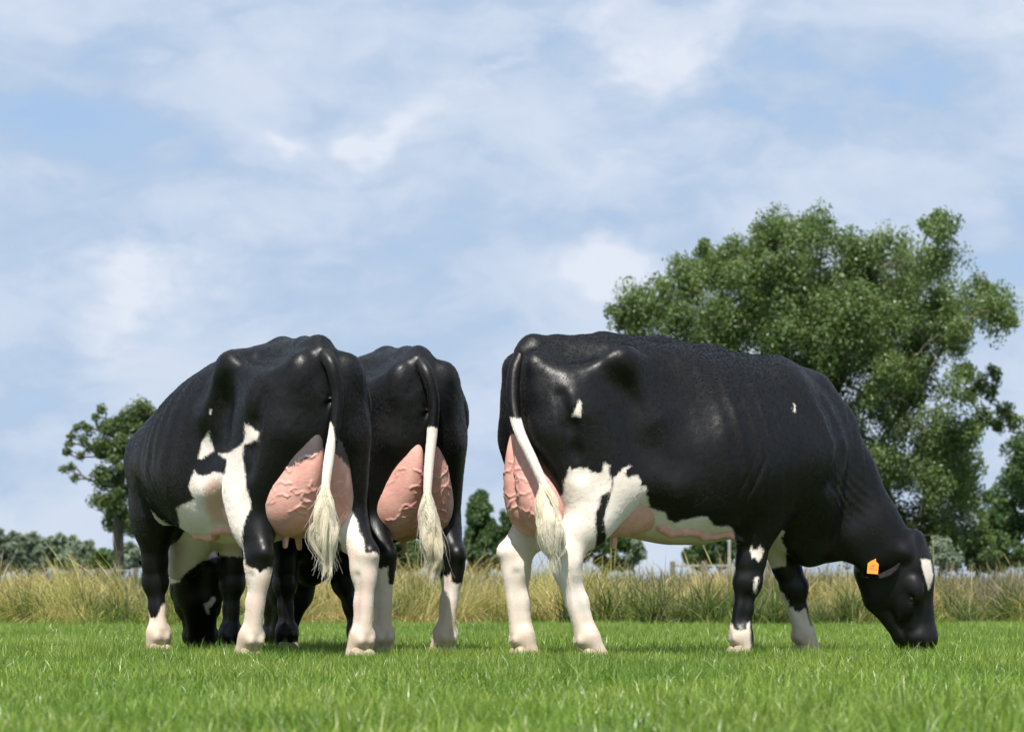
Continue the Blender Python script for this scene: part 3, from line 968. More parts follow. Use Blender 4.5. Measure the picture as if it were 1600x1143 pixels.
def neck(G, sp):
    for pts, rs, k, sc in sp['neck']:
        G.chain(pts, rs, k, sc)

VEINS = {}

def cow_body(sp):
    G = Field((-.74, -.56, -.02), (sp.get('xmax', 2.05), .56, 1.62), VOX)
    torso(G, sp)
    pf = lambda x, f=pel(sp): float(f(x))
    fa = lambda x: float(np.interp(x, *sp.get('top_adj', ([0, 1], [0, 0]))))
    zs = sp.get('zs', 1.0)
    for s in (-1, 1):
        # pelvis: hooks, pins, thurls and the ridges between them
        w = sp.get('hookw', .235)
        G.ell((pf(0), s * w, 1.37 * zs), (.075, .042, .048), .155)
        G.cone((pf(-.03), s * w, 1.365 * zs), (pf(-.27), s * .212, 1.235 * zs), .035, .05, .15)
        G.cone((pf(-.43), s * .120, 1.365 * zs), (pf(-.27), s * .215, 1.235 * zs), .045, .05, .09)
        G.ell((pf(-.455), s * .118, 1.36 * zs), (.042, .040, .05), .07)
        G.cone((pf(.01), s * w, 1.365 * zs), (pf(.17), s * .285, 1.14), .032, .03, .14)
        # hollows: above the thurl, below it, and the flank in front of the hook
        G.ell((pf(-.22), s * .185, 1.452 * zs), (.15, .05, .050), .12, op='s')
        G.ell((pf(-.13), s * .345, 1.225 * zs), (.10, .05, .055), .18, op='s')
        if sp.get('hollow', True):
            G.ell((.22, s * .43, 1.25 * zs), (.14, .085, .12), .20, op='s')
        # shoulder blade and arm
        sb, dz, sw = sp.get('shoulder', 0.0), fa(.9), sp.get('shw', 0.0)
        G.cone((.90 + sb, s * .125, 1.29 + dz), (1.06 + sb, s * (.20 + sw), 1.0), .09, .105, .14, (1, 1.25, 1))
        G.cone((.80 + sb, s * .165, 1.22 + dz), (.86 + sb, s * (.235 + sw), .98), .07, .085, .15, (1, 1.3, 1))
        # triceps above the elbow, the fold of skin behind it, flank fold
        el = sp['fl' if s > 0 else 'fr']['elbow']
        G.ell((el[0] - .01, s * .25, el[2] + .14), (.115, .065, .15), .10)
        G.cone((.02, s * .20, .86), (.22, s * .27, .80), .055, .03, .12)
    # backbone
    G.chain([(x, 0, z * zs) for x, z in ((pf(-.42), 1.435), (pf(-.25), 1.466), (0, 1.485), (.3, 1.477 + fa(.3)), (.6, 1.456 + fa(.6)))], [.03, .03, .032, .03, .03], .06)
    for s, nm in ((1, 'rl'), (-1, 'rr')):
        rear_leg(G, s, sp[nm], pf, sp.get('tw', .17))
    for s, nm in ((1, 'fl'), (-1, 'fr')):
        front_leg(G, s, sp[nm])
    neck(G, sp)
    head(G, sp['head'])
    # tail head
    t = sp['tail']
    G.chain([(pf(-.26), 0, 1.462 * zs), (pf(-.40), 0, 1.455 * zs), t[0]], [.03, .042, .034], .05)
    # brisket, dewlap and skin folds
    for pts, rs, k, sc in sp.get('folds', []):
        G.chain(pts, rs, k, sc)
    for s in (-1, 1):
        el = sp['fl' if s > 0 else 'fr']['elbow']
        # valley between neck and shoulder, edge of the shoulder blade
        pth = G.snap(np.array([[1.10, s * .25, 1.24 + fa(1.1)], [1.15, s * .28, 1.10], [1.16, s * .28, .96], [1.12, s * .28, .84]]), .014)
        for i in range(3):
            G.cone(pth[i], pth[i + 1], .020, .020, .11, op='s')
        pth = G.snap(np.array([[pf(-.37), s * .25, 1.20], [pf(-.34), s * .28, 1.08], [pf(-.31), s * .28, .96], [pf(-.28), s * .27, .86]]), .006)
        for i in range(3):
            G.cone(pth[i], pth[i + 1], .006, .006, .06, op='s')
    # milk veins under the belly
    rnd = random.Random(sp['seed'])
    for s in (-1, 1):
        pts = []
        for i in range(9):
            x = .20 + .46 * i / 8
            p = np.array([[x, s * (.205 + .02 * math.sin(i * 1.7 + sp['seed'])), .62]])
            pts.append(p)
        P = G.snap(np.concatenate(pts) - np.array([[0, 0, .05]]), .004)
        P[:, 2] += np.array([.016 * math.sin(i * 2.1 + sp['seed']) for i in range(9)])
        P = G.snap(P, .004)
        G.chain([tuple(p) for p in P], [.020, .018, .019, .016, .018, .014, .015, .012, .009], .012)
        VEINS.setdefault(sp['seed'], []).append(P)
    return G

def look_frame(poll, nose, normal, scale=1.0):
    x = (Vector(nose) - Vector(poll)).normalized()
    z = Vector(normal); z = (z - x * z.dot(x)).normalized()
    y = z.cross(x)
    R = Matrix((x, y, z)).transposed()
    return Matrix.Translation(Vector(poll)) @ (R * scale).to_4x4()

def udder_field(sp):
    h = .005
    G = Field((-.66, -.30, .44), (.34, .30, 1.18), h)
    uo = sp.get('udder', (0, 0, 0))
    o = lambda x, y, z: (x + uo[0], y + uo[1], z + uo[2])
    for s in (-1, 1):
        uw, ub = sp.get('uw', 1.0), sp.get('ub', 0.0)
        G.ell(o(-.32, s * .080 * uw, .73), (.155, .112 * uw, .165), .06)
        G.ell(o(-.33 - ub * .5, s * .060 * uw, .84), (.155, .090 * uw, .18), .09)
        G.ell(o(-.345 - ub, s * .036 * uw, .98), (.130, .060 * uw, .19), .10)
        G.ell(o(-.05, s * .10, .715), (.19, .125, .15), .07)
        G.ell(o(.10, s * .11, .725), (.17, .105, .13), .09)
    G.ell(o(-.545, 0, .80), (.06, .008, .24), .05, op='s')                  # cleft between the halves
    rnd = random.Random(sp['seed'] + 5)
    # veins wandering over the skin
    base = []
    for i in range(20):
        yy, zz = rnd.uniform(-.17, .17) + uo[1], rnd.uniform(.66, .95)
        lx = np.linspace(-.64, -.2, 60)
        fv = G.sample(np.stack([lx, np.full(60, yy), np.full(60, zz)], -1))
        hit = np.argmax(fv < 0) if (fv < 0).any() else 59
        p = np.array([[lx[hit], yy, zz]])
        base.append((p, rnd.uniform(-.9, .5), rnd.choice((-1, 1)), rnd.uniform(.0030, .0050), rnd.randint(8, 20)))
    for i in range(8 if sp.get('side_veins', True) else 0):
        s = rnd.choice((-1, 1))
        p = np.array([[rnd.uniform(-.05, .2), s * .3, rnd.uniform(.62, .70)]])
        base.append((p, rnd.uniform(-.6, .6), rnd.choice((-1, 1)), rnd.uniform(.0032, .005), rnd.randint(8, 14)))
    paths = []
    for p, slope, dr, r, n in base:
        p = G.snap(p, .0, 8)
        ang = math.atan2(slope, 1)
        path = [p[0]]
        for k in range(n):
            nrm = G.grad(p)[0]; nrm /= np.linalg.norm(nrm) + 1e-6
            up = np.array([0, 0, 1.0]); t = np.cross(up, nrm); t /= np.linalg.norm(t) + 1e-6
            up2 = np.cross(nrm, t)
            ang += rnd.uniform(-1.1, 1.1) - .25 * (ang - math.atan2(slope, 1))
            p = G.snap(p + .013 * (dr * t * math.cos(ang) + up2 * math.sin(ang)), .0, 4)
            path.append(p[0])
        paths.append((path, r))
    for path, r in paths:
        n = len(path)
        G.chain([tuple(q) for q in path], [r * (1 - .45 * i / n) for i in range(n)], .005)
    return G

def teat_mesh():
    G = Field((-.03, -.03, -.08), (.03, .03, .05), .004)
    G.cone((0, 0, .03), (0, 0, -.048), .020, .0125, .01)
    P, Q = G.mesh(1)
    me = mesh_np('teat', P, Q)
    set_attr(me, 'hairy', np.full(len(P), -1.0))
    return me

def hoof_mesh():
    G = Field((-.10, -.09, -.02), (.13, .09, .12), .006)
    for q in (-1, 1):
        G.cone((-.02, q * .026, .045), (.062, q * .026, .010), .030, .020, .02, (1, 1.15, 1))
        G.cone((-.035, q * .027, .035), (.03, q * .026, .012), .032, .020, .02)
    P, Q = G.mesh(1)
    P[:, 2] = np.maximum(P[:, 2], 0.0)
    return mesh_np('hoof', P, Q)

def ear_mesh(cup=1.0):
    """leaf-shaped ear, root at the origin, tip along +x, open side towards +z"""
    nu, nv = 14, 11
    vs, fs = [], []
    for side in (0, 1):
        for i in range(nu):
            u = i / (nu - 1)
            w = .070 * math.sin(math.pi * min(1, u * .93 + .07) ** .78) ** .8 + .012 * (1 - u)
            for j in range(nv):
                v = -1 + 2 * j / (nv - 1)
                depth = .055 * cup * (1 - u * .55) * (v * v - .8)
                th = .006 * (1 - v * v) * (1 - .7 * u) + .0015
                vs.append((.20 * u - .012 * v * v, w * v * (1 - .25 * (1 - u)), depth - .25 * .2 * u * u + (th if side == 0 else -th)))
    off = nu * nv
    for i in range(nu - 1):
        for j in range(nv - 1):
            a, b, c, d = i * nv + j, i * nv + j + 1, (i + 1) * nv + j + 1, (i + 1) * nv + j
            fs.append((a, d, c, b)); fs.append((off + a, off + b, off + c, off + d))
    for i in range(nu - 1):
        for j in (0, nv - 1):
            a, d = i * nv + j, (i + 1) * nv + j
            fs.append((a, off + a, off + d, d) if j == 0 else (a, d, off + d, off + a))
    for j in range(nv - 1):
        a = (nu - 1) * nv + j
        fs.append((a, off + a, off + a + 1, a + 1))
    return mesh_np('ear', vs, fs)

def eye_mesh():
    bm = bmesh.new()
    bmesh.ops.create_uvsphere(bm, u_segments=20, v_segments=12, radius=.021)
    for f in bm.faces:
        f.smooth = True
    me = bpy.data.meshes.new('eye'); bm.to_mesh(me); bm.free()
    return me

def tag_mesh():
    bm = bmesh.new()
    pts = [(-.012, .045), (-.014, .026), (-.030, .012), (-.030, -.045), (.030, -.045), (.030, .012), (.014, .026), (.012, .045)]
    vs = [bm.verts.new((p[0], p[1], 0)) for p in pts]
    f = bm.faces.new(vs)
    r = bmesh.ops.extrude_face_region(bm, geom=[f])
    for v in [g for g in r['geom'] if isinstance(g, bmesh.types.BMVert)]:
        v.co.z += .003
    bmesh.ops.recalc_face_normals(bm, faces=bm.faces[:])
    me = bpy.data.meshes.new('ear_tag'); bm.to_mesh(me); bm.free()
    return me

def print_mesh():
    """rows of small dark figures on the ear tag"""
    rnd = random.Random(4)
    vs, fs = [], []
    for row, (y, hgt) in enumerate(((-.004, .011), (-.024, .014))):
        for i in range(4):
            x = -.021 + i * .0115
            for (a, b, c, d) in ((0, 0, .002, hgt), (.006, 0, .008, hgt), (0, 0, .008, .002), (0, hgt - .002, .008, hgt)):
                if rnd.random() < .25:
                    continue
                n = len(vs)
                vs += [(x + a, y + b, .0036), (x + c, y + b, .0036), (x + c, y + d, .0036), (x + a, y + d, .0036)]
                fs.append((n, n + 1, n + 2, n + 3))
    return mesh_np('printed_figures', vs, fs, False)

def hair_curves(name, pts, radii, attrs, parent, mat):
    """pts (n, m, 3): n strands of m points"""
    n, m = pts.shape[:2]
    hc = bpy.data.hair_curves.new(name)
    hc.add_curves([m] * n)
    hc.attributes['position'].data.foreach_set('vector', np.asarray(pts, np.float32).ravel())
    ra = hc.attributes.get('radius') or hc.attributes.new('radius', 'FLOAT', 'POINT')
    ra.data.foreach_set('value', np.asarray(radii, np.float32).ravel())
    for k, v in attrs.items():
        at_ = hc.attributes.new(k, 'FLOAT', 'CURVE')
        at_.data.foreach_set('value', np.asarray(v, np.float32))
    o = bpy.data.objects.new(name, hc); COL.objects.link(o); o.parent = parent
    hc.materials.append(mat)
    return o

def tail_switch(path, seed, parent, mat, width=.056):
    """the hair at the end of the tail: wavy locks of fine strands leaving the tail one below another"""
    r = np.random.default_rng(seed)
    path = np.asarray(path); n = len(path)
    L, K, m = 46, 75, 14
    N = L * K
    lk = np.repeat(np.arange(L), K)
    f = np.linspace(0, 1, m)[None]
    la = r.uniform(0, 6.283, L)[lk][:, None]; lq = np.sqrt(r.random(L))[lk][:, None]
    t0l = np.where(r.random(L) < .3, r.uniform(0, .12, L), r.uniform(0, .5, L)); t1l = np.clip(t0l + r.uniform(.42, .95, L), .5, 1.06)
    t0 = np.clip(t0l[lk] + r.uniform(-.06, .14, N), 0, 1)[:, None]; t1 = (t1l[lk] + r.normal(0, .06, N))[:, None]
    t = t0 + np.maximum(t1 - t0, .2) * f
    idx = np.clip(t, 0, 1) * (n - 1); k = np.minimum(idx.astype(int), n - 2)
    c = path[k] + (path[k + 1] - path[k]) * (idx - k)[..., None]
    c[..., 2] -= np.maximum(0, t - 1) * .4
    prof = .015 + (width - .015) * np.sin(np.pi / 2 * np.minimum(1, t / .74)) ** 1.6
    prof = np.where(t > .74, prof * np.maximum(.22, 1 - np.maximum(0, (t - .74) / .36) ** 1.3), prof)
    g_ = np.minimum(1, .25 + 1.4 * f)
    rr = (.25 + .75 * lq) * prof * g_
    lam = r.uniform(.004, .016, L)[lk][:, None] * np.minimum(1, 1.6 * f) ; lph = r.uniform(0, 6.28, L)[lk][:, None]; lfr = r.uniform(5, 12, L)[lk][:, None]
    sa = r.uniform(0, 6.28, N)[:, None]; sq = np.sqrt(r.random(N))[:, None]; lr = .015 * (1 - .55 * f ** 2) * g_
    wv = r.uniform(.0005, .004, N)[:, None]; ph = r.uniform(0, 6.28, N)[:, None]
    fly = (r.random(N) < .06)[:, None] * r.normal(0, .03, N)[:, None] * f ** 2
    x = rr * np.cos(la) + lr * sq * np.cos(sa) + lam * np.sin(lph + lfr * t) + wv * np.sin(ph + 10 * f) + fly
    y = rr * np.sin(la) * .9 + lr * sq * np.sin(sa) + lam * np.cos(1.7 * lph + lfr * t) + wv * np.cos(ph + 9 * f)
    pts = c + np.stack([y, x, 0 * x], -1)
    rad_ = r.uniform(.0006, .0011, N)[:, None] * (1 - .65 * f ** 2)
    tint = np.clip(.6 * r.random(L)[lk] + .4 * r.random(N), 0, 1)
    return hair_curves('tail_switch', pts, rad_, {'tint': tint}, parent, mat)

def coat_hair(P, Q, N, coat, skin, n, seed, parent, mat, ln=(.008, .014)):
    """short lying hair over the hide"""
    r = np.random.default_rng(seed)
    a = np.linalg.norm(np.cross(P[Q[:, 2]] - P[Q[:, 0]], P[Q[:, 3]] - P[Q[:, 1]]), axis=1)
    fi = r.choice(len(Q), n, p=a / a.sum())
    u, v = r.random(n), r.random(n)
    w = np.stack([(1 - u) * (1 - v), u * (1 - v), u * v, (1 - u) * v], 1)
    q = Q[fi]
    pos = (P[q] * w[..., None]).sum(1); nr = (N[q] * w[..., None]).sum(1); nr /= np.linalg.norm(nr, axis=1, keepdims=True) + 1e-9
    ct = (coat[q] * w).sum(1) + r.normal(0, .0045, n)
    sk = (skin[q] * w).sum(1)
    leg = np.clip((.60 - pos[:, 2]) / .15, 0, 1)[:, None]
    flow = np.array([[-.75, 0, -.65]]) * (1 - leg) + np.array([[-.1, 0, -1]]) * leg
    flow = flow + .30 * np.sin(pos[:, [1, 2, 0]] * 5 + 1.5 * np.sin(pos[:, [2, 0, 1]] * 4)) + r.normal(0, .13, (n, 3))
    flow -= nr * (flow * nr).sum(1, keepdims=True); flow /= np.linalg.norm(flow, axis=1, keepdims=True) + 1e-9
    l = (r.uniform(*ln, n) * (1 - .35 * leg[:, 0]))[:, None]
    up = r.uniform(.03, .15, n)[:, None]
    pts = np.stack([pos - nr * .001, pos + flow * l * .5 + nr * l * up * .8, pos + flow * l + nr * l * up * .9], 1)
    rad_ = r.uniform(.00028, .00050, n)[:, None] * np.array([[1, .85, .25]])
    return hair_curves('coat_hair', pts, rad_, {'coat': ct, 'skin': sk, 'tint': r.random(n)}, parent, mat)

def relief(P, N, seed):
    """uneven muscle and slack skin on the trunk, less on head and legs"""
    from mathutils import noise as mn
    out = np.empty(len(P))
    o = Vector((seed * 3.1, 0, 0))
    for i, p in enumerate(P):
        v = Vector(p)
        a = mn.noise(Vector((v.x * 7, v.y * 7, v.z * 4.2)) + o)
        b = mn.noise(Vector((v.x * 17 + v.z * 5, v.y * 15, v.z * 8)) + o)
        c = mn.noise(v * 38 + o)
        out[i] = .0065 * a + .0020 * b + .0009 * c
    w = .12 + .88 * np.clip((P[:, 2] - .62) / .2, 0, 1)
    x, y, z = P[:, 0], P[:, 1], P[:, 2]
    # slack skin: folds along the throat and fine creases behind the elbow
    mk = np.exp(-((x - 1.24) / .13) ** 2 - ((z - .72) / .15) ** 2)
    out += .0022 * mk * np.sin((z + .72 * (x - 1.25)) * 2 * math.pi / .055 + 2.2 * np.sin(x * 11 + z * 7))
    for s in (-1, 1):
        q = (x - .60) - .42 * (z - .84)
        mk = np.exp(-(q / .05) ** 2 - ((z - .84) / .12) ** 2) * (y * s > .1)
        out -= .0075 * mk * np.maximum(0, np.sin(q * 2 * math.pi / .055 + .6)) ** 2
    return P + N * (out * w)[:, None]

# ---- coat: signed fields in cow space, positive where the hair is white
def poly_field(P2, poly):
    """signed distance to a polygon in 2D, positive inside"""
    poly = np.asarray(poly, float); n = len(poly)
    d2 = np.full(len(P2), 1e9); ins = np.zeros(len(P2), bool)
    for i in range(n):
        a, b = poly[i], poly[(i + 1) % n]
        ab = b - a; ap = P2 - a
        t = np.clip((ap @ ab) / (ab @ ab + 1e-12), 0, 1)
        q = ap - t[:, None] * ab
        d2 = np.minimum(d2, (q * q).sum(1))
        c = ((a[1] > P2[:, 1]) != (b[1] > P2[:, 1]))
        xx = (b[0] - a[0]) * (P2[:, 1] - a[1]) / ((b[1] - a[1]) if abs(b[1] - a[1]) > 1e-9 else 1e-9) + a[0]
        ins ^= c & (P2[:, 0] < xx)
    d = np.sqrt(d2)
    return np.where(ins, d, -d)
VOX = 0.0083
def rleg(st, hk, ft, fo):
    return dict(stifle=st, hock=hk, fetlock=ft, foot=fo)
def fleg(sh, el, kn, ft, fo):
    return dict(shoulder=sh, elbow=el, knee=kn, fetlock=ft, foot=fo)

SPECS = {}
# the cow standing side-on, grazing with its head turned a little to the camera
SPECS['side'] = dict(
    seed=3, tail_white=1.11, loc=(.43, 14.95, 0), heading=25.0, zs=1.0, udder=(.02, 0, 0.01), hook=-.045, pin=-.405,
    rr=rleg((-.06, -.19, .80), (-.285, -.20, .475), (-.185, -.20, .115), (-.15, -.20, .0)),
    rl=rleg((-.12, .19, .80), (-.355, .20, .475), (-.325, .20, .115), (-.31, .20, .0)),
    fr=fleg((.95, -.20, .95), (.72, -.19, .72), (.672, -.17, .37), (.637, -.17, .12), (.645, -.17, 0)),
    fl=fleg((1.02, .20, .95), (.98, .18, .70), (1.12, .17, .345), (1.175, .17, .12), (1.20, .17, 0)),
    neck=[([(.92, 0, 1.36), (1.12, 0, 1.28), (1.25, 0, 1.15), (1.355, -.03, .93), (1.46, -.07, .70), (1.59, -.09, .56)], [.075, .075, .07, .06, .055, .055], .10, (1, 1.25, 1)),
          ([(.98, 0, 1.12), (1.18, 0, 1.0), (1.32, -.02, .82), (1.42, -.06, .62), (1.48, -.08, .52)], [.19, .155, .118, .095, .09], .10, (1, 1.5, 1)),
          ([(1.05, 0, .76), (1.19, 0, .71), (1.31, -.03, .60), (1.40, -.06, .475)], [.13, .10, .075, .065], .08, (1, 1.4, 1))],
    folds=[([(1.0, 0, .60), (1.10, 0, .52), (1.16, 0, .53)], [.09, .055, .05], .08, (1, 1, 1)),
           ([(1.14, 0, .53), (1.22, 0, .52), (1.30, -.02, .50)], [.045, .03, .02], .06, (1, 1.3, 1))],
    head=look_frame((1.69, -.115, .57), (1.775, -.135, .055), (.70, -.60, .12), 1.05),
    tail=[(-.425, -.01, 1.42), (-.475, -.03, 1.33), (-.50, -.07, 1.19), (-.50, -.13, 1.06), (-.465, -.205, .92), (-.43, -.265, .78), (-.42, -.285, .64), (-.40, -.29, .48)],
    switch_at=.66, switch_w=.060,
)
# the left cow seen from behind, its head down between the forelegs
SPECS['left'] = dict(
    seed=11, tail_white=1.0, udder=(.05, .01, .005), uw=1.16, ub=.085, tw=.155, side_veins=False, loc=(-1.056, 14.75, 0), heading=90 + 28.0, zs=.975, xmax=2.0,
    wid_adj=([-.6, .2, .5, .9, 1.3], [.93, .99, 1.10, 1.12, 1.1]), top_adj=([0, .3, .6, .9, 1.3], [0, -.02, -.07, -.14, -.13]), shw=.05, hookw=.24, hollow=False, nu_adj=([0, .1, .3, .6, .9], [0, .1, .45, .5, .2]),
    rl=rleg((-.10, .215, .78), (-.265, .235, .46), (-.215, .25, .12), (-.185, .255, .0)),
    rr=rleg((-.12, -.178, .78), (-.445, -.205, .46), (-.425, -.20, .12), (-.41, -.195, .0)),
    fl=fleg((1.05, .25, .95), (1.02, .235, .70), (1.065, .205, .375), (1.05, .195, .12), (1.06, .195, 0)),
    fr=fleg((1.02, -.20, .95), (.98, -.18, .70), (1.02, -.18, .365), (1.04, -.18, .12), (1.06, -.18, 0)),
    neck=[([(.92, 0, 1.25), (1.12, 0, 1.18), (1.26, -.01, 1.11), (1.40, -.06, .90), (1.52, -.13, .68), (1.56, -.16, .58)], [.075, .075, .07, .06, .055, .055], .10, (1, 1.25, 1)),
          ([(.98, 0, 1.12), (1.18, 0, .98), (1.32, -.04, .80), (1.44, -.11, .62), (1.49, -.15, .52)], [.19, .16, .125, .10, .095], .10, (1, 1.5, 1)),
          ([(1.05, 0, .74), (1.19, -.01, .66), (1.31, -.06, .55), (1.40, -.12, .46)], [.13, .10, .075, .065], .08, (1, 1.4, 1))],
    folds=[([(1.0, 0, .60), (1.14, .02, .47), (1.22, .03, .45)], [.09, .065, .06], .08, (1, 1, 1)),
           ([(1.2, .02, .47), (1.28, 0, .50), (1.34, -.03, .52)], [.055, .03, .02], .06, (1, 1.3, 1))],
    head=look_frame((1.60, -.20, .57), (1.66, -.27, .06), (.95, -.3, .1), 1.05),
    tail=[(-.475, .02, 1.39), (-.545, .005, 1.33), (-.565, -.015, 1.2), (-.57, .0, 1.06), (-.575, .03, .92), (-.59, .055, .78), (-.595, .06, .63), (-.58, .045, .45)],
    switch_at=.68,
)
# the cow behind it
SPECS['mid'] = dict(
    seed=23, tail_white=1.10, udder=(.05, 0, .005), uw=1.13, ub=.085, tw=.152, loc=(-.61, 15.62, 0), heading=90 + 24.0, zs=.99, xmax=2.0,
    wid_adj=([-.6, .2, .5, .9, 1.3], [.92, .98, 1.05, 1.05, 1.1]), top_adj=([0, .3, .6, .9, 1.3], [0, -.02, -.05, -.09, -.09]), hookw=.235,
    rl=rleg((-.10, .20, .79), (-.385, .175, .465), (-.355, .165, .12), (-.335, .16, .0)),
    rr=rleg((-.12, -.17, .79), (-.355, -.195, .465), (-.33, -.17, .12), (-.315, -.16, .0)),
    fl=fleg((1.02, .20, .95), (.98, .18, .70), (1.0, .165, .365), (1.0, .155, .12), (1.02, .15, 0)),
    fr=fleg((1.02, -.20, .95), (.98, -.19, .70), (1.04, -.175, .37), (.99, -.235, .12), (1.0, -.25, 0)),
    neck=[([(.92, 0, 1.36), (1.12, 0, 1.26), (1.26, 0, 1.11), (1.40, .0, .90), (1.52, .0, .68), (1.56, .0, .58)], [.075, .075, .07, .06, .055, .055], .10, (1, 1.25, 1)),
          ([(.98, 0, 1.12), (1.18, 0, .98), (1.32, .0, .80), (1.44, .0, .62), (1.49, .0, .52)], [.19, .16, .125, .10, .095], .10, (1, 1.5, 1)),
          ([(1.05, 0, .74), (1.19, 0, .66), (1.31, .0, .55), (1.40, .0, .46)], [.13, .10, .075, .065], .08, (1, 1.4, 1))],
    folds=[([(1.0, 0, .58), (1.12, -.01, .44), (1.2, -.02, .42)], [.10, .07, .065], .08, (1, 1, 1)),
           ([(1.18, -.02, .45), (1.28, 0, .48), (1.34, 0, .50)], [.055, .03, .02], .06, (1, 1.3, 1))],
    head=look_frame((1.60, 0, .57), (1.67, 0, .06), (.95, 0, .1), 1.05),
    tail=[(-.475, .03, 1.415), (-.545, .015, 1.35), (-.57, -.01, 1.22), (-.575, .0, 1.08), (-.585, .02, .93), (-.60, .035, .78), (-.605, .03, .62), (-.60, .0, .43)],
    switch_at=.68,
)
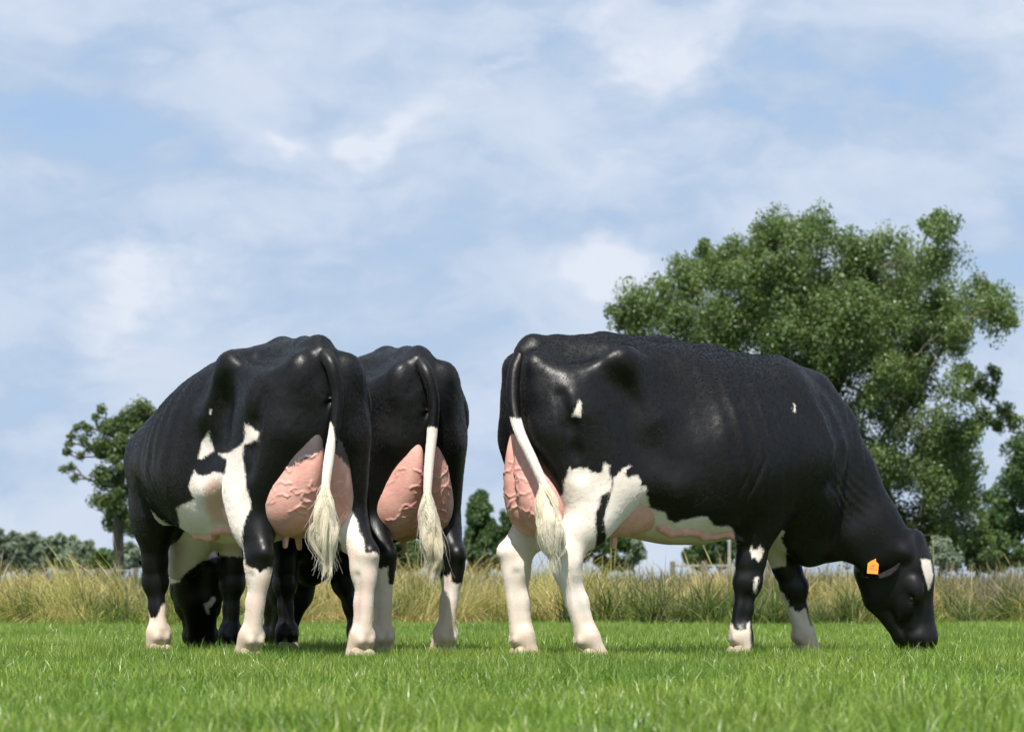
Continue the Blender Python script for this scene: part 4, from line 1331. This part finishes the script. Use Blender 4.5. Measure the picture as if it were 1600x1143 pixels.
# coat patches: outline points on the hide, (across, up) in each cow's own frame
COAT = {
  'side': dict(d=(0.4643, 0.8857, 0.0), r=(0.8857, -0.4643, 0.0), patches=[
    ('thigh', (-0.6, -0.02), [(-0.218, 0.752), (-0.212, 0.752), (-0.179, 0.767), (-0.175, 0.826), (-0.158, 0.859), (-0.152, 0.892), (-0.139, 0.88), (-0.129, 0.883), (-0.102, 0.889), (-0.086, 0.886), (-0.069, 0.891), (-0.059, 0.876), (-0.043, 0.868), (-0.007, 0.866), (0.002, 0.887), (0.01, 0.917), (0.02, 0.902), (0.034, 0.901), (0.028, 0.867), (0.043, 0.834), (0.038, 0.794), (0.032, 0.781), (0.01, 0.771), (-0.007, 0.764), (-0.013, 0.741), (-0.01, 0.727), (-0.026, 0.694), (-0.03, 0.674), (-0.031, 0.634), (-0.027, 0.588), (-0.04, 0.481), (-0.049, 0.393), (0.024, 0.218), (0.053, -0.075), (-0.241, -0.076), (-0.27, 0.482), (-0.223, 0.628)]),
    ('belly', (-0.6, 0.1), [(0.041, 0.785), (0.05, 0.844), (0.069, 0.861), (0.086, 0.885), (0.126, 0.904), (0.129, 0.899), (0.106, 0.879), (0.101, 0.862), (0.116, 0.845), (0.126, 0.852), (0.162, 0.859), (0.177, 0.83), (0.174, 0.813), (0.201, 0.809), (0.203, 0.791), (0.195, 0.771), (0.209, 0.758), (0.205, 0.759), (0.216, 0.714), (0.246, 0.702), (0.287, 0.691), (0.301, 0.656), (0.341, 0.642), (0.364, 0.656), (0.394, 0.66), (0.453, 0.674), (0.483, 0.67), (0.511, 0.633), (0.538, 0.627), (0.574, 0.63), (0.604, 0.62), (0.618, 0.546), (0.408, 0.516), (0.167, 0.471), (0.024, 0.51), (0.006, 0.656), (0.03, 0.744)]),
    ('spot', (-0.6, 0), [(-0.106, 1.196), (-0.094, 1.181), (-0.094, 1.158), (-0.1, 1.117), (-0.108, 1.123), (-0.132, 1.12), (-0.129, 1.14), (-0.117, 1.16)]),
    ('tick', (-0.6, 0), [(0.889, 1.208), (0.898, 1.19), (0.894, 1.168), (0.888, 1.174), (0.891, 1.189)]),
    ('armpatch', (-0.6, -0.02), [(0.691, 0.542), (0.698, 0.52), (0.713, 0.52), (0.732, 0.544), (0.738, 0.527), (0.748, 0.523), (0.741, 0.488), (0.722, 0.46), (0.71, 0.481), (0.691, 0.482), (0.682, 0.516), (0.688, 0.53)]),
    ('armspot', (-0.6, -0.02), [(0.702, 0.386), (0.712, 0.392), (0.724, 0.393), (0.721, 0.363), (0.711, 0.315), (0.703, 0.322), (0.7, 0.345), (0.704, 0.366)]),
    ('sockfr', (-0.6, -0.02), [(0.589, 0.185), (0.596, 0.181), (0.604, 0.161), (0.613, 0.147), (0.636, 0.141), (0.657, 0.141), (0.666, 0.154), (0.669, 0.178), (0.682, 0.181), (0.692, -0.031), (0.569, -0.031)]),
    ('sockfl', (0.02, 0.6), [(0.799, 0.41), (0.819, 0.385), (0.826, 0.353), (0.837, 0.336), (0.858, 0.318), (0.883, 0.276), (0.89, 0.251), (0.904, 0.247), (0.915, 0.23), (0.94, 0.225), (0.954, 0.237), (0.968, 0.246), (1.046, -0.043), (0.919, -0.043), (0.848, 0.276), (0.806, 0.346)]),
    ('brisket', (-0.1, 0.3), [(0.826, 0.674), (0.841, 0.667), (0.851, 0.651), (0.858, 0.638), (0.856, 0.61), (0.852, 0.596), (0.838, 0.581), (0.849, 0.555), (0.863, 0.531), (0.872, 0.473), (0.867, 0.449), (0.818, 0.44), (0.802, 0.435), (0.773, 0.423), (0.747, 0.459), (0.761, 0.523), (0.78, 0.578), (0.805, 0.581), (0.807, 0.593), (0.776, 0.6), (0.794, 0.631)]),
    ('blaze', (-0.6, 0.6), [(1.519, 0.481), (1.538, 0.484), (1.573, 0.477), (1.586, 0.398), (1.575, 0.36), (1.563, 0.329), (1.545, 0.382), (1.531, 0.428)]),
    ('skin flank', (-0.6, 0.1), [(0.018, 0.651), (0.044, 0.73), (0.065, 0.78), (0.105, 0.812), (0.158, 0.814), (0.178, 0.791), (0.181, 0.69), (0.168, 0.621), (0.049, 0.597), (-0.005, 0.604)]),
  ]),
  'left': dict(d=(0.9175, -0.3978, 0.0), r=(-0.3978, -0.9175, 0.0), patches=[
    ('spotA', (0, 0.6), [(-0.341, 1.065), (-0.377, 1.01), (-0.394, 0.937), (-0.381, 0.934), (-0.349, 0.953), (-0.316, 0.972), (-0.321, 0.993), (-0.337, 1.026)]),
    ('flank', (-0.1, 0.6), [(-0.41, 0.886), (-0.391, 0.864), (-0.356, 0.859), (-0.313, 0.874), (-0.263, 0.861), (-0.257, 0.924), (-0.278, 0.942), (-0.297, 0.957), (-0.242, 0.956), (-0.201, 0.979), (-0.179, 0.998), (-0.173, 1.038), (-0.175, 1.076), (-0.146, 1.066), (-0.13, 1.047), (-0.109, 1.035), (-0.119, 1.006), (-0.157, 0.99), (-0.18, 0.982), (-0.184, 0.93), (-0.174, 0.862), (-0.167, 0.793), (-0.149, 0.732), (-0.146, 0.698), (-0.167, 0.658), (-0.18, 0.624), (-0.187, 0.563), (-0.179, 0.495), (-0.171, 0.447), (-0.146, 0.429), (-0.126, 0.426), (-0.106, 0.41), (-0.09, 0.42), (-0.065, 0.433), (-0.025, 0.424), (0.002, -0.048), (-0.268, -0.047), (-0.187, 0.291), (-0.215, 0.495), (-0.23, 0.48), (-0.28, 0.504), (-0.389, 0.498), (-0.434, 0.553), (-0.485, 0.627), (-0.487, 0.628), (-0.485, 0.659), (-0.498, 0.715), (-0.471, 0.73), (-0.428, 0.747), (-0.409, 0.76), (-0.43, 0.796), (-0.439, 0.81)]),
    ('belly', (-0.5, 0.6), [(-0.485, 0.627), (-0.548, 0.65), (-0.596, 0.68), (-0.633, 0.72), (-0.654, 0.778), (-0.671, 0.751), (-0.641, 0.613), (-0.624, 0.506), (-0.594, 0.419), (-0.564, 0.373), (-0.549, 0.362), (-0.505, 0.374), (-0.461, 0.42), (-0.399, 0.467), (-0.316, 0.503), (-0.186, 0.492), (-0.204, 0.605)]),
    ('sockfl', (0.02, 0.6), [(-0.676, 0.248), (-0.648, 0.23), (-0.626, 0.18), (-0.601, 0.205), (-0.588, 0.242), (-0.567, 0.27), (-0.533, 0.258), (-0.496, -0.1), (-0.713, -0.1)]),
    ('rr', (-0.6, -0.02), [(0.272, 0.755), (0.29, 0.737), (0.301, 0.73), (0.311, 0.691), (0.336, 0.634), (0.338, 0.598), (0.362, 0.555), (0.361, 0.505), (0.378, 0.495), (0.41, 0.502), (0.428, 0.488), (0.433, 0.463), (0.425, 0.428), (0.433, 0.393), (0.475, -0.059), (0.195, -0.061), (0.273, 0.365), (0.259, 0.55), (0.217, 0.579), (0.217, 0.656), (0.244, 0.691)]),
    ('tickA', (0, 0.6), [(-0.337, 1.161), (-0.329, 1.158), (-0.329, 1.137), (-0.336, 1.135)]),
    ('front spot', (-0.6, -0.02), [(-0.331, 0.301), (-0.322, 0.285), (-0.338, 0.259), (-0.357, 0.246), (-0.357, 0.208), (-0.37, 0.217), (-0.385, 0.256), (-0.372, 0.269), (-0.36, 0.275), (-0.35, 0.294)]),
    ('skin flank', (0, 0.6), [(-0.371, 0.793), (-0.353, 0.83), (-0.311, 0.849), (-0.263, 0.843), (-0.221, 0.782), (-0.207, 0.68), (-0.221, 0.629), (-0.332, 0.633), (-0.367, 0.707)]),
  ]),
  'mid': dict(d=(0.9313, -0.3643, 0.0), r=(-0.3643, -0.9313, 0.0), patches=[
    ('sockrr', (-0.6, -0.02), [(0.22, 0.449), (0.234, 0.435), (0.237, 0.398), (0.256, 0.384), (0.27, 0.405), (0.284, 0.394), (0.298, 0.417), (0.308, 0.369), (0.327, 0.362), (0.356, 0.365), (0.378, -0.072), (0.19, -0.072)]),
    ('sockrl', (0.02, 0.6), [(-0.113, 0.433), (-0.056, 0.437), (-0.031, 0.433), (0.001, 0.443), (0.015, -0.067), (-0.142, -0.067)]),
  ]),
}
# ------------------------------------------------------------------ cow materials
def hide_mat():
    m, g = new_mat('cow_hide')
    tc = g.n('ShaderNodeTexCoord')
    ob = tc.outputs['Object']
    coat = g.attr('coat').outputs['Fac']
    st = g.vmath('MULTIPLY', ob, (1.6, 1.6, .55)).outputs[0]
    n1 = g.noise(st, 55, 3, .6)
    n2 = g.noise(st, 190, 2, .6)
    jag = g.math('ADD', g.math('MULTIPLY', g.math('SUBTRACT', n1, .5), .022), g.math('MULTIPLY', g.math('SUBTRACT', n2, .5), .012))
    f = g.ramp(g.math('ADD', coat, jag), -.006, .006)
    # hair: short lying streaks
    hair = g.noise(g.vmath('MULTIPLY', ob, (1, 1, .22)).outputs[0], 150, 3, .7)
    cloud = g.noise(ob, 9, 4, .6)
    patch = g.noise(ob, 26, 3, .6)
    black = g.mix(g.ramp(cloud, .35, .7), (.0016, .0015, .0018, 1), (.0034, .0028, .0026, 1))
    white = g.mix(g.ramp(cloud, .3, .7), (.82, .77, .71, 1), (.76, .68, .59, 1))
    white = g.mix(g.math('MULTIPLY', g.ramp(patch, .42, .72), .5), white, (.76, .60, .49, 1))
    white = g.mix(g.math('MULTIPLY', g.ramp(hair, .3, .75), .22), white, (.60, .53, .44, 1))
    skin = g.attr('skin').outputs['Fac']
    white = g.mix(skin, white, (.70, .40, .31, 1))
    # mud and grass stain near the ground
    sep = g.n('ShaderNodeSeparateXYZ', {0: ob})
    low = g.ramp(g.math('ADD', sep.outputs[2], g.math('MULTIPLY', g.math('SUBTRACT', patch, .5), .25)), .02, .34, .55, 0.0)
    white = g.mix(low, white, (.42, .29, .17, 1))
    col = g.mix(f, black, white)
    rough = g.math('ADD', g.math('MULTIPLY', f, .22), g.math('ADD', .28, g.math('ADD', g.math('MULTIPLY', patch, .16), g.math('MULTIPLY', hair, .14))))
    h = g.math('ADD', g.math('MULTIPLY', hair, .6), g.math('MULTIPLY', n1, .9))
    h = g.math('ADD', h, g.math('MULTIPLY', f, .5))
    bmp = g.n('ShaderNodeBump', {'Height': h, 'Strength': .16, 'Distance': .0016})
    p = g.n('ShaderNodeBsdfPrincipled', {'Base Color': col, 'Roughness': rough, 'Normal': bmp.outputs[0]})
    p.inputs['Specular IOR Level'].default_value = .40
    p.inputs['Sheen Weight'].default_value = .0
    p.inputs['Sheen Roughness'].default_value = .4
    p.inputs['Sheen Tint'].default_value = (.6, .7, .9, 1)
    g.n('ShaderNodeOutputMaterial', {'Surface': p.outputs[0]})
    return m

def udder_mat():
    m, g = new_mat('udder_skin')
    tc = g.n('ShaderNodeTexCoord'); ob = tc.outputs['Object']
    n1 = g.noise(ob, 14, 4, .6); n2 = g.noise(ob, 120, 3, .6); n3 = g.noise(g.vmath('MULTIPLY', ob, (1, 1, 2.2)).outputs[0], 42, 4, .65)
    col = g.mix(g.ramp(n1, .3, .7), (.66, .315, .275, 1), (.74, .425, .355, 1))
    col = g.mix(g.math('MULTIPLY', g.ramp(n3, .5, .75), .5), col, (.76, .52, .40, 1))
    col = g.mix(g.math('MULTIPLY', g.ramp(n2, .55, .8), .22), col, (.55, .25, .20, 1))
    hairf = g.attr('hairy').outputs['Fac']
    jag = g.math('MULTIPLY', g.math('SUBTRACT', g.noise(ob, 60, 4, .7), .5), .07)
    f = g.ramp(g.math('ADD', hairf, jag), -.006, .006)
    col = g.mix(f, col, (.075, .060, .060, 1))
    rn = g.noise(g.vmath('MULTIPLY', ob, (1, 1, 1.6)).outputs[0], 17, 5, .6, 1.2)
    ridge = g.math('POWER', g.math('SUBTRACT', 1.0, g.math('ABSOLUTE', g.math('MULTIPLY', g.math('SUBTRACT', rn, .5), 3.2))), 5.0)
    hgt = g.math('ADD', g.math('ADD', g.math('MULTIPLY', n2, .35), n3), g.math('MULTIPLY', ridge, .8))
    bmp = g.n('ShaderNodeBump', {'Height': hgt, 'Strength': .15, 'Distance': .005})
    p = g.n('ShaderNodeBsdfPrincipled', {'Base Color': col, 'Roughness': .52, 'Normal': bmp.outputs[0]})
    p.inputs['Subsurface Weight'].default_value = .12
    p.inputs['Subsurface Radius'].default_value = (.02, .007, .004)
    p.inputs['Subsurface Scale'].default_value = .5
    p.inputs['Specular IOR Level'].default_value = .4
    g.n('ShaderNodeOutputMaterial', {'Surface': p.outputs[0]})
    return m

def hair_mat():
    m, g = new_mat('tail_hair')
    t = g.attr('tint').outputs['Fac']
    col = g.mix(t, (.86, .79, .62, 1), (.91, .89, .82, 1))
    p = g.n('ShaderNodeBsdfPrincipled', {'Base Color': col, 'Roughness': .5})
    tr = g.n('ShaderNodeBsdfTranslucent', {'Color': col})
    mx = g.n('ShaderNodeMixShader', {0: .45, 1: p.outputs[0], 2: tr.outputs[0]})
    g.n('ShaderNodeOutputMaterial', {'Surface': mx.outputs[0]})
    return m
MAT['hide'] = hide_mat(); MAT['udder'] = udder_mat(); MAT['hair'] = hair_mat()
def coat_hair_mat():
    m, g = new_mat('coat_hair')
    coat = g.attr('coat').outputs['Fac']; t = g.attr('tint').outputs['Fac']; skin = g.attr('skin').outputs['Fac']
    f = g.math('GREATER_THAN', coat, 0.0)
    black = g.mix(t, (.0016, .0015, .0018, 1), (.0040, .0032, .0030, 1))
    white = g.mix(t, (.80, .73, .65, 1), (.86, .83, .79, 1))
    white = g.mix(skin, white, (.72, .44, .35, 1))
    geo = g.n('ShaderNodeTexCoord')
    sep = g.n('ShaderNodeSeparateXYZ', {0: geo.outputs['Object']})
    white = g.mix(g.ramp(sep.outputs[2], .02, .30, .5, 0.0), white, (.46, .33, .20, 1))
    p = g.n('ShaderNodeBsdfPrincipled', {'Base Color': g.mix(f, black, white), 'Roughness': .40})
    p.inputs['Specular IOR Level'].default_value = .28
    g.n('ShaderNodeOutputMaterial', {'Surface': p.outputs[0]})
    return m
MAT['coathair'] = coat_hair_mat()
MAT['hoof'] = plain('hoof_horn', (.30, .23, .16, 1), .55, (30, (.48, .39, .29, 1)))
MAT['eye'] = plain('dark_eye', (.012, .008, .006, 1), .08)
MAT['earhide'] = None
MAT['tag'] = plain('orange_tag', (.80, .26, .015, 1), .4)
MAT['ink'] = plain('tag_print', (.12, .035, .01, 1), .6)
MAT['earhide'] = plain('ear_hide', (.008, .0075, .0075, 1), .75, (60, (.020, .018, .017, 1)))
MAT['earhide'].node_tree.nodes['Principled BSDF'].inputs['Specular IOR Level'].default_value = .12

def sm(x, a, b):
    t = np.clip((x - a) / (b - a), 0, 1)
    return t * t * (3 - 2 * t)

def coat_fields(key, P, N):
    """white where positive; painted on the hide itself, in the cow's own space"""
    x, y, z = P[:, 0], P[:, 1], P[:, 2]
    cf = COAT[key]
    d, r = np.array(cf['d']), np.array(cf['r'])
    seen = -(N @ d) > -.12
    uv = np.stack([P @ r, z], 1)
    w = np.full(len(P), -.3); bare = np.zeros(len(P))
    for nm, yl, poly in cf['patches']:
        f = poly_field(uv, poly)
        if nm.startswith('skin'):
            bare = np.where(seen & (y > yl[0]) & (y < yl[1]), sm(f, -.012, .03), 0) * (x > .06)
            continue
        ok = seen & (y > yl[0]) & (y < yl[1])
        w = np.where(ok, np.maximum(w, f), w)
    back = ~seen
    under = sm(-N[:, 2], .15, .5)
    wob = .03 * np.sin(x * 14 + y * 9)
    def rule(mask, f):
        nonlocal w
        w = np.where(mask, np.maximum(w, f), w)
    belly = np.minimum(.60 - z + wob, np.minimum(x - .02, 1.06 - x))
    rule((N[:, 2] < -.62) & (z > .40) & (z < .66) & (np.abs(y) < .17) & (x < .70), belly)
    rule(back & (z > .40) & (x > .05) & (x < 1.0), belly)
    hind = x < .12 + 0 * z
    fore = x > .45
    if key == 'side':
        rule(hind & (y > .02), .70 - z + wob)
        rule(hind & back & (y <= .02), .62 - z + wob)
        rule(fore & back & (y < 0), .13 - z + .3 * wob)
        rule(fore & back & (y > 0), .24 - z + .3 * wob)
        rule(fore & (y > 0) & (z < .16), .16 - z)
    elif key == 'left':
        rule(hind & back & (y > 0), .45 - z + .4 * wob)
        rule(hind & back & (y < 0), .52 - z + .4 * wob)
        rule(hind & (z < .36), .36 - z)
        rule(fore & back & (y > 0), .26 - z + .3 * wob)
        rule(fore & (y > 0) & (z < .2) & (x < 1.3), .2 - z)
        rule(fore & (y < 0) & (x < 1.25), .055 - z)
        rule(back & (x > .98) & (x < 1.32) & (np.abs(y) < .14) & (z > .33), .53 - z + .5 * wob)
        rule((x < .06) & (x > -.3) & (y > 0) & (y < .14) & (z < .70), .66 - z)
    else:
        rule(hind & back & (y > 0), .45 - z + .4 * wob)
        rule(hind & back & (y < 0), .43 - z + .4 * wob)
        rule(hind & (z < .36), .36 - z)
    if key == 'left':
        w = np.where((x > .88) & (y > .115) & (z > .31) & (z < 1.0), np.minimum(w, -.05), w)
    vd = np.full(len(P), 9.0)
    for vp in VEINS.get(SPECS[key]['seed'], []):
        for a_, b_ in zip(vp[:-1], vp[1:]):
            ab = b_ - a_; tt = np.clip(((P - a_) @ ab) / (ab @ ab), 0, 1)
            vd = np.minimum(vd, np.linalg.norm(P - a_ - tt[:, None] * ab, axis=1))
    skin = sm(.13 - np.abs(y), 0, .06) * sm(.68 - z, 0, .1) * sm(.5 - np.abs(x - .2), 0, .3) * .5
    skin = np.maximum(np.maximum(skin, sm(.034 - vd, 0, .012)), .75 * bare)
    skin = np.maximum(skin, {'left': .34, 'mid': .22, 'side': .10}[key] * sm(.62 - z, 0, .1) * (.65 + .35 * np.sin(z * 23 + x * 31 + y * 17)))
    return np.clip(w, -.3, .3), skin

LABELS = {
    'side': 'black and white dairy cow standing side-on, grazing, with an orange ear tag',
    'left': 'leftmost black and white dairy cow seen from behind with a white patch on its flank',
    'mid': 'black dairy cow with low white socks seen from behind between the other two cows'}
TEAT, HOOF, EAR, EYE = teat_mesh(), hoof_mesh(), ear_mesh(), eye_mesh()
for me, mt in ((TEAT, 'udder'), (HOOF, 'hoof'), (EAR, 'earhide'), (EYE, 'eye')):
    me.materials.append(MAT[mt])
def tag_with_print():
    a, b = tag_mesh(), print_mesh()
    bm = bmesh.new(); bm.from_mesh(a)
    n0 = len(bm.faces); bm.from_mesh(b); bm.faces.ensure_lookup_table()
    for i, f in enumerate(bm.faces):
        f.material_index = 0 if i < n0 else 1
    me = bpy.data.meshes.new('ear_tag'); bm.to_mesh(me); bm.free()
    me.materials.append(MAT['tag']); me.materials.append(MAT['ink'])
    return me
EARTAG = tag_with_print()

def frame3(x, z):
    x = Vector(x).normalized(); z = Vector(z); z = (z - x * z.dot(x)).normalized()
    return Matrix((x, z.cross(x), z)).transposed()

def make_cow(key):
    sp = SPECS[key]
    G = cow_body(sp)
    P, Q = G.mesh(2)
    N = vert_normals(P, Q)
    P = relief(P, N, sp['seed'])
    N = vert_normals(P, Q)
    me = mesh_np('cow', P, Q)
    c, s = coat_fields(key, P, N)
    set_attr(me, 'coat', c); set_attr(me, 'skin', s)
    cow = link('cow', me, None, MAT['hide'])
    cow.location = sp['loc']; cow.rotation_euler = (0, 0, rad(sp['heading']))
    tag(cow, LABELS[key], 'cow', 'cows grazing in the pasture')
    tag(coat_hair(P, Q, N, c, s, 230000, sp['seed'], cow, MAT['coathair']), kind='stuff')
    # udder and teats
    U = udder_field(sp); UP, UQ = U.mesh(1)
    um = mesh_np('udder', UP, UQ)
    edge = {'left': .905, 'mid': 1.0, 'side': 1.02}[key]
    set_attr(um, 'hairy', (UP[:, 2] - edge) + (.6 if key == 'left' else .35) * (np.abs(UP[:, 1] - (.02 if key == 'left' else 0)) - .10))
    ud = link('udder', um, cow, MAT['udder'])
    uo = sp.get('udder', (0, 0, 0))
    for tx, ty in ((-.29, .085), (-.29, -.085), (-.02, .10), (-.02, -.10)):
        p = U.snap(np.array([[tx + uo[0], ty + uo[1], .50]]), 0.0, 10)[0]
        t = link('teat', TEAT, ud); t.location = p + np.array([0, 0, .006]); t.rotation_euler = (ty * .8, .10, 0)
    # tail
    n = 60
    path = catmull(sp['tail'], n)
    k = int(sp['switch_at'] * n)
    rr = np.interp(np.linspace(0, 1, n), [0, .12, .35, .62, 1], [.036, .034, .026, .021, .010])
    vs, fs = tube(path[:k + 14], rr[:k + 14], 14)
    tm = mesh_np('tail', vs, fs)
    wz = sp.get('tail_white', 1.06)
    tl = link('tail', tm, cow, MAT['hide'])
    set_attr(tm, 'coat', np.clip(wz - vs[:, 2] + .18 * (vs[:, 1] - path[:, 1].mean()), -.3, .3) if key != 'left' else np.clip(wz - vs[:, 2] + 3.2 * (vs[:, 1] - np.interp(-vs[:, 2], -path[:, 2], path[:, 1])), -.3, .3))
    set_attr(tm, 'skin', np.zeros(len(vs)))
    TN = vert_normals(vs, fs)
    ta = np.empty(len(vs), np.float32); tm.attributes['coat'].data.foreach_get('value', ta)
    tag(coat_hair(vs, fs, TN, ta, np.zeros(len(vs)), 9000, sp['seed'] + 1, tl, MAT['coathair'], (.010, .018)), kind='stuff')
    tail_switch(path[k - 2:], sp['seed'], tl, MAT['hair'], sp.get('switch_w', .050))
    # hooves
    for nm in ('rl', 'rr', 'fl', 'fr'):
        fo, ft = sp[nm]['foot'], sp[nm]['fetlock']
        h = link('hoof', HOOF, cow); h.location = (fo[0] - .005, fo[1], 0); h.rotation_euler = (0, 0, 0)
        h.scale = (1.0, 1.0, 1.0)
    # eyes and ears
    M = sp['head']
    for q in (-1, 1):
        e = link('eye', EYE, cow); e.location = M @ Vector((.250, q * .095, -.092))
        R = M.to_3x3().normalized() @ frame3((.12, q * .80, -.52), (.75, q * .20, .45))
        if q == -1 and key == 'side':
            R = Matrix.Rotation(-rad(sp['heading']), 3, 'Z') @ frame3((-.80, -.26, -.42), (.12, -.95, .12))
        er = link('ear', EAR, cow)
        rt = M @ Vector((.055, q * .130, -.135))
        er.location = rt; er.rotation_euler = R.to_euler()
        if q == -1 and key == 'side':
            Rw = Matrix.Rotation(rad(sp['heading']), 3, 'Z') @ R
            zv = Vector((-.10, -1, .20)).normalized(); yv = Vector((.08, 0, 1)); yv = (yv - zv * yv.dot(zv)).normalized()
            Rt = Matrix((yv.cross(zv), yv, zv)).transposed()
            er.scale = (.92,) * 3
            tg = link('ear_tag', EARTAG, er)
            tg.location = Vector((.130, -.022, .012)); tg.rotation_euler = (Rw.transposed() @ Rt).to_euler(); tg.scale = (.95,) * 3
            tg['label'] = 'orange plastic tag with small printed figures in the right ear'
    return cow
for k_ in ('side', 'left', 'mid'):
    make_cow(k_)
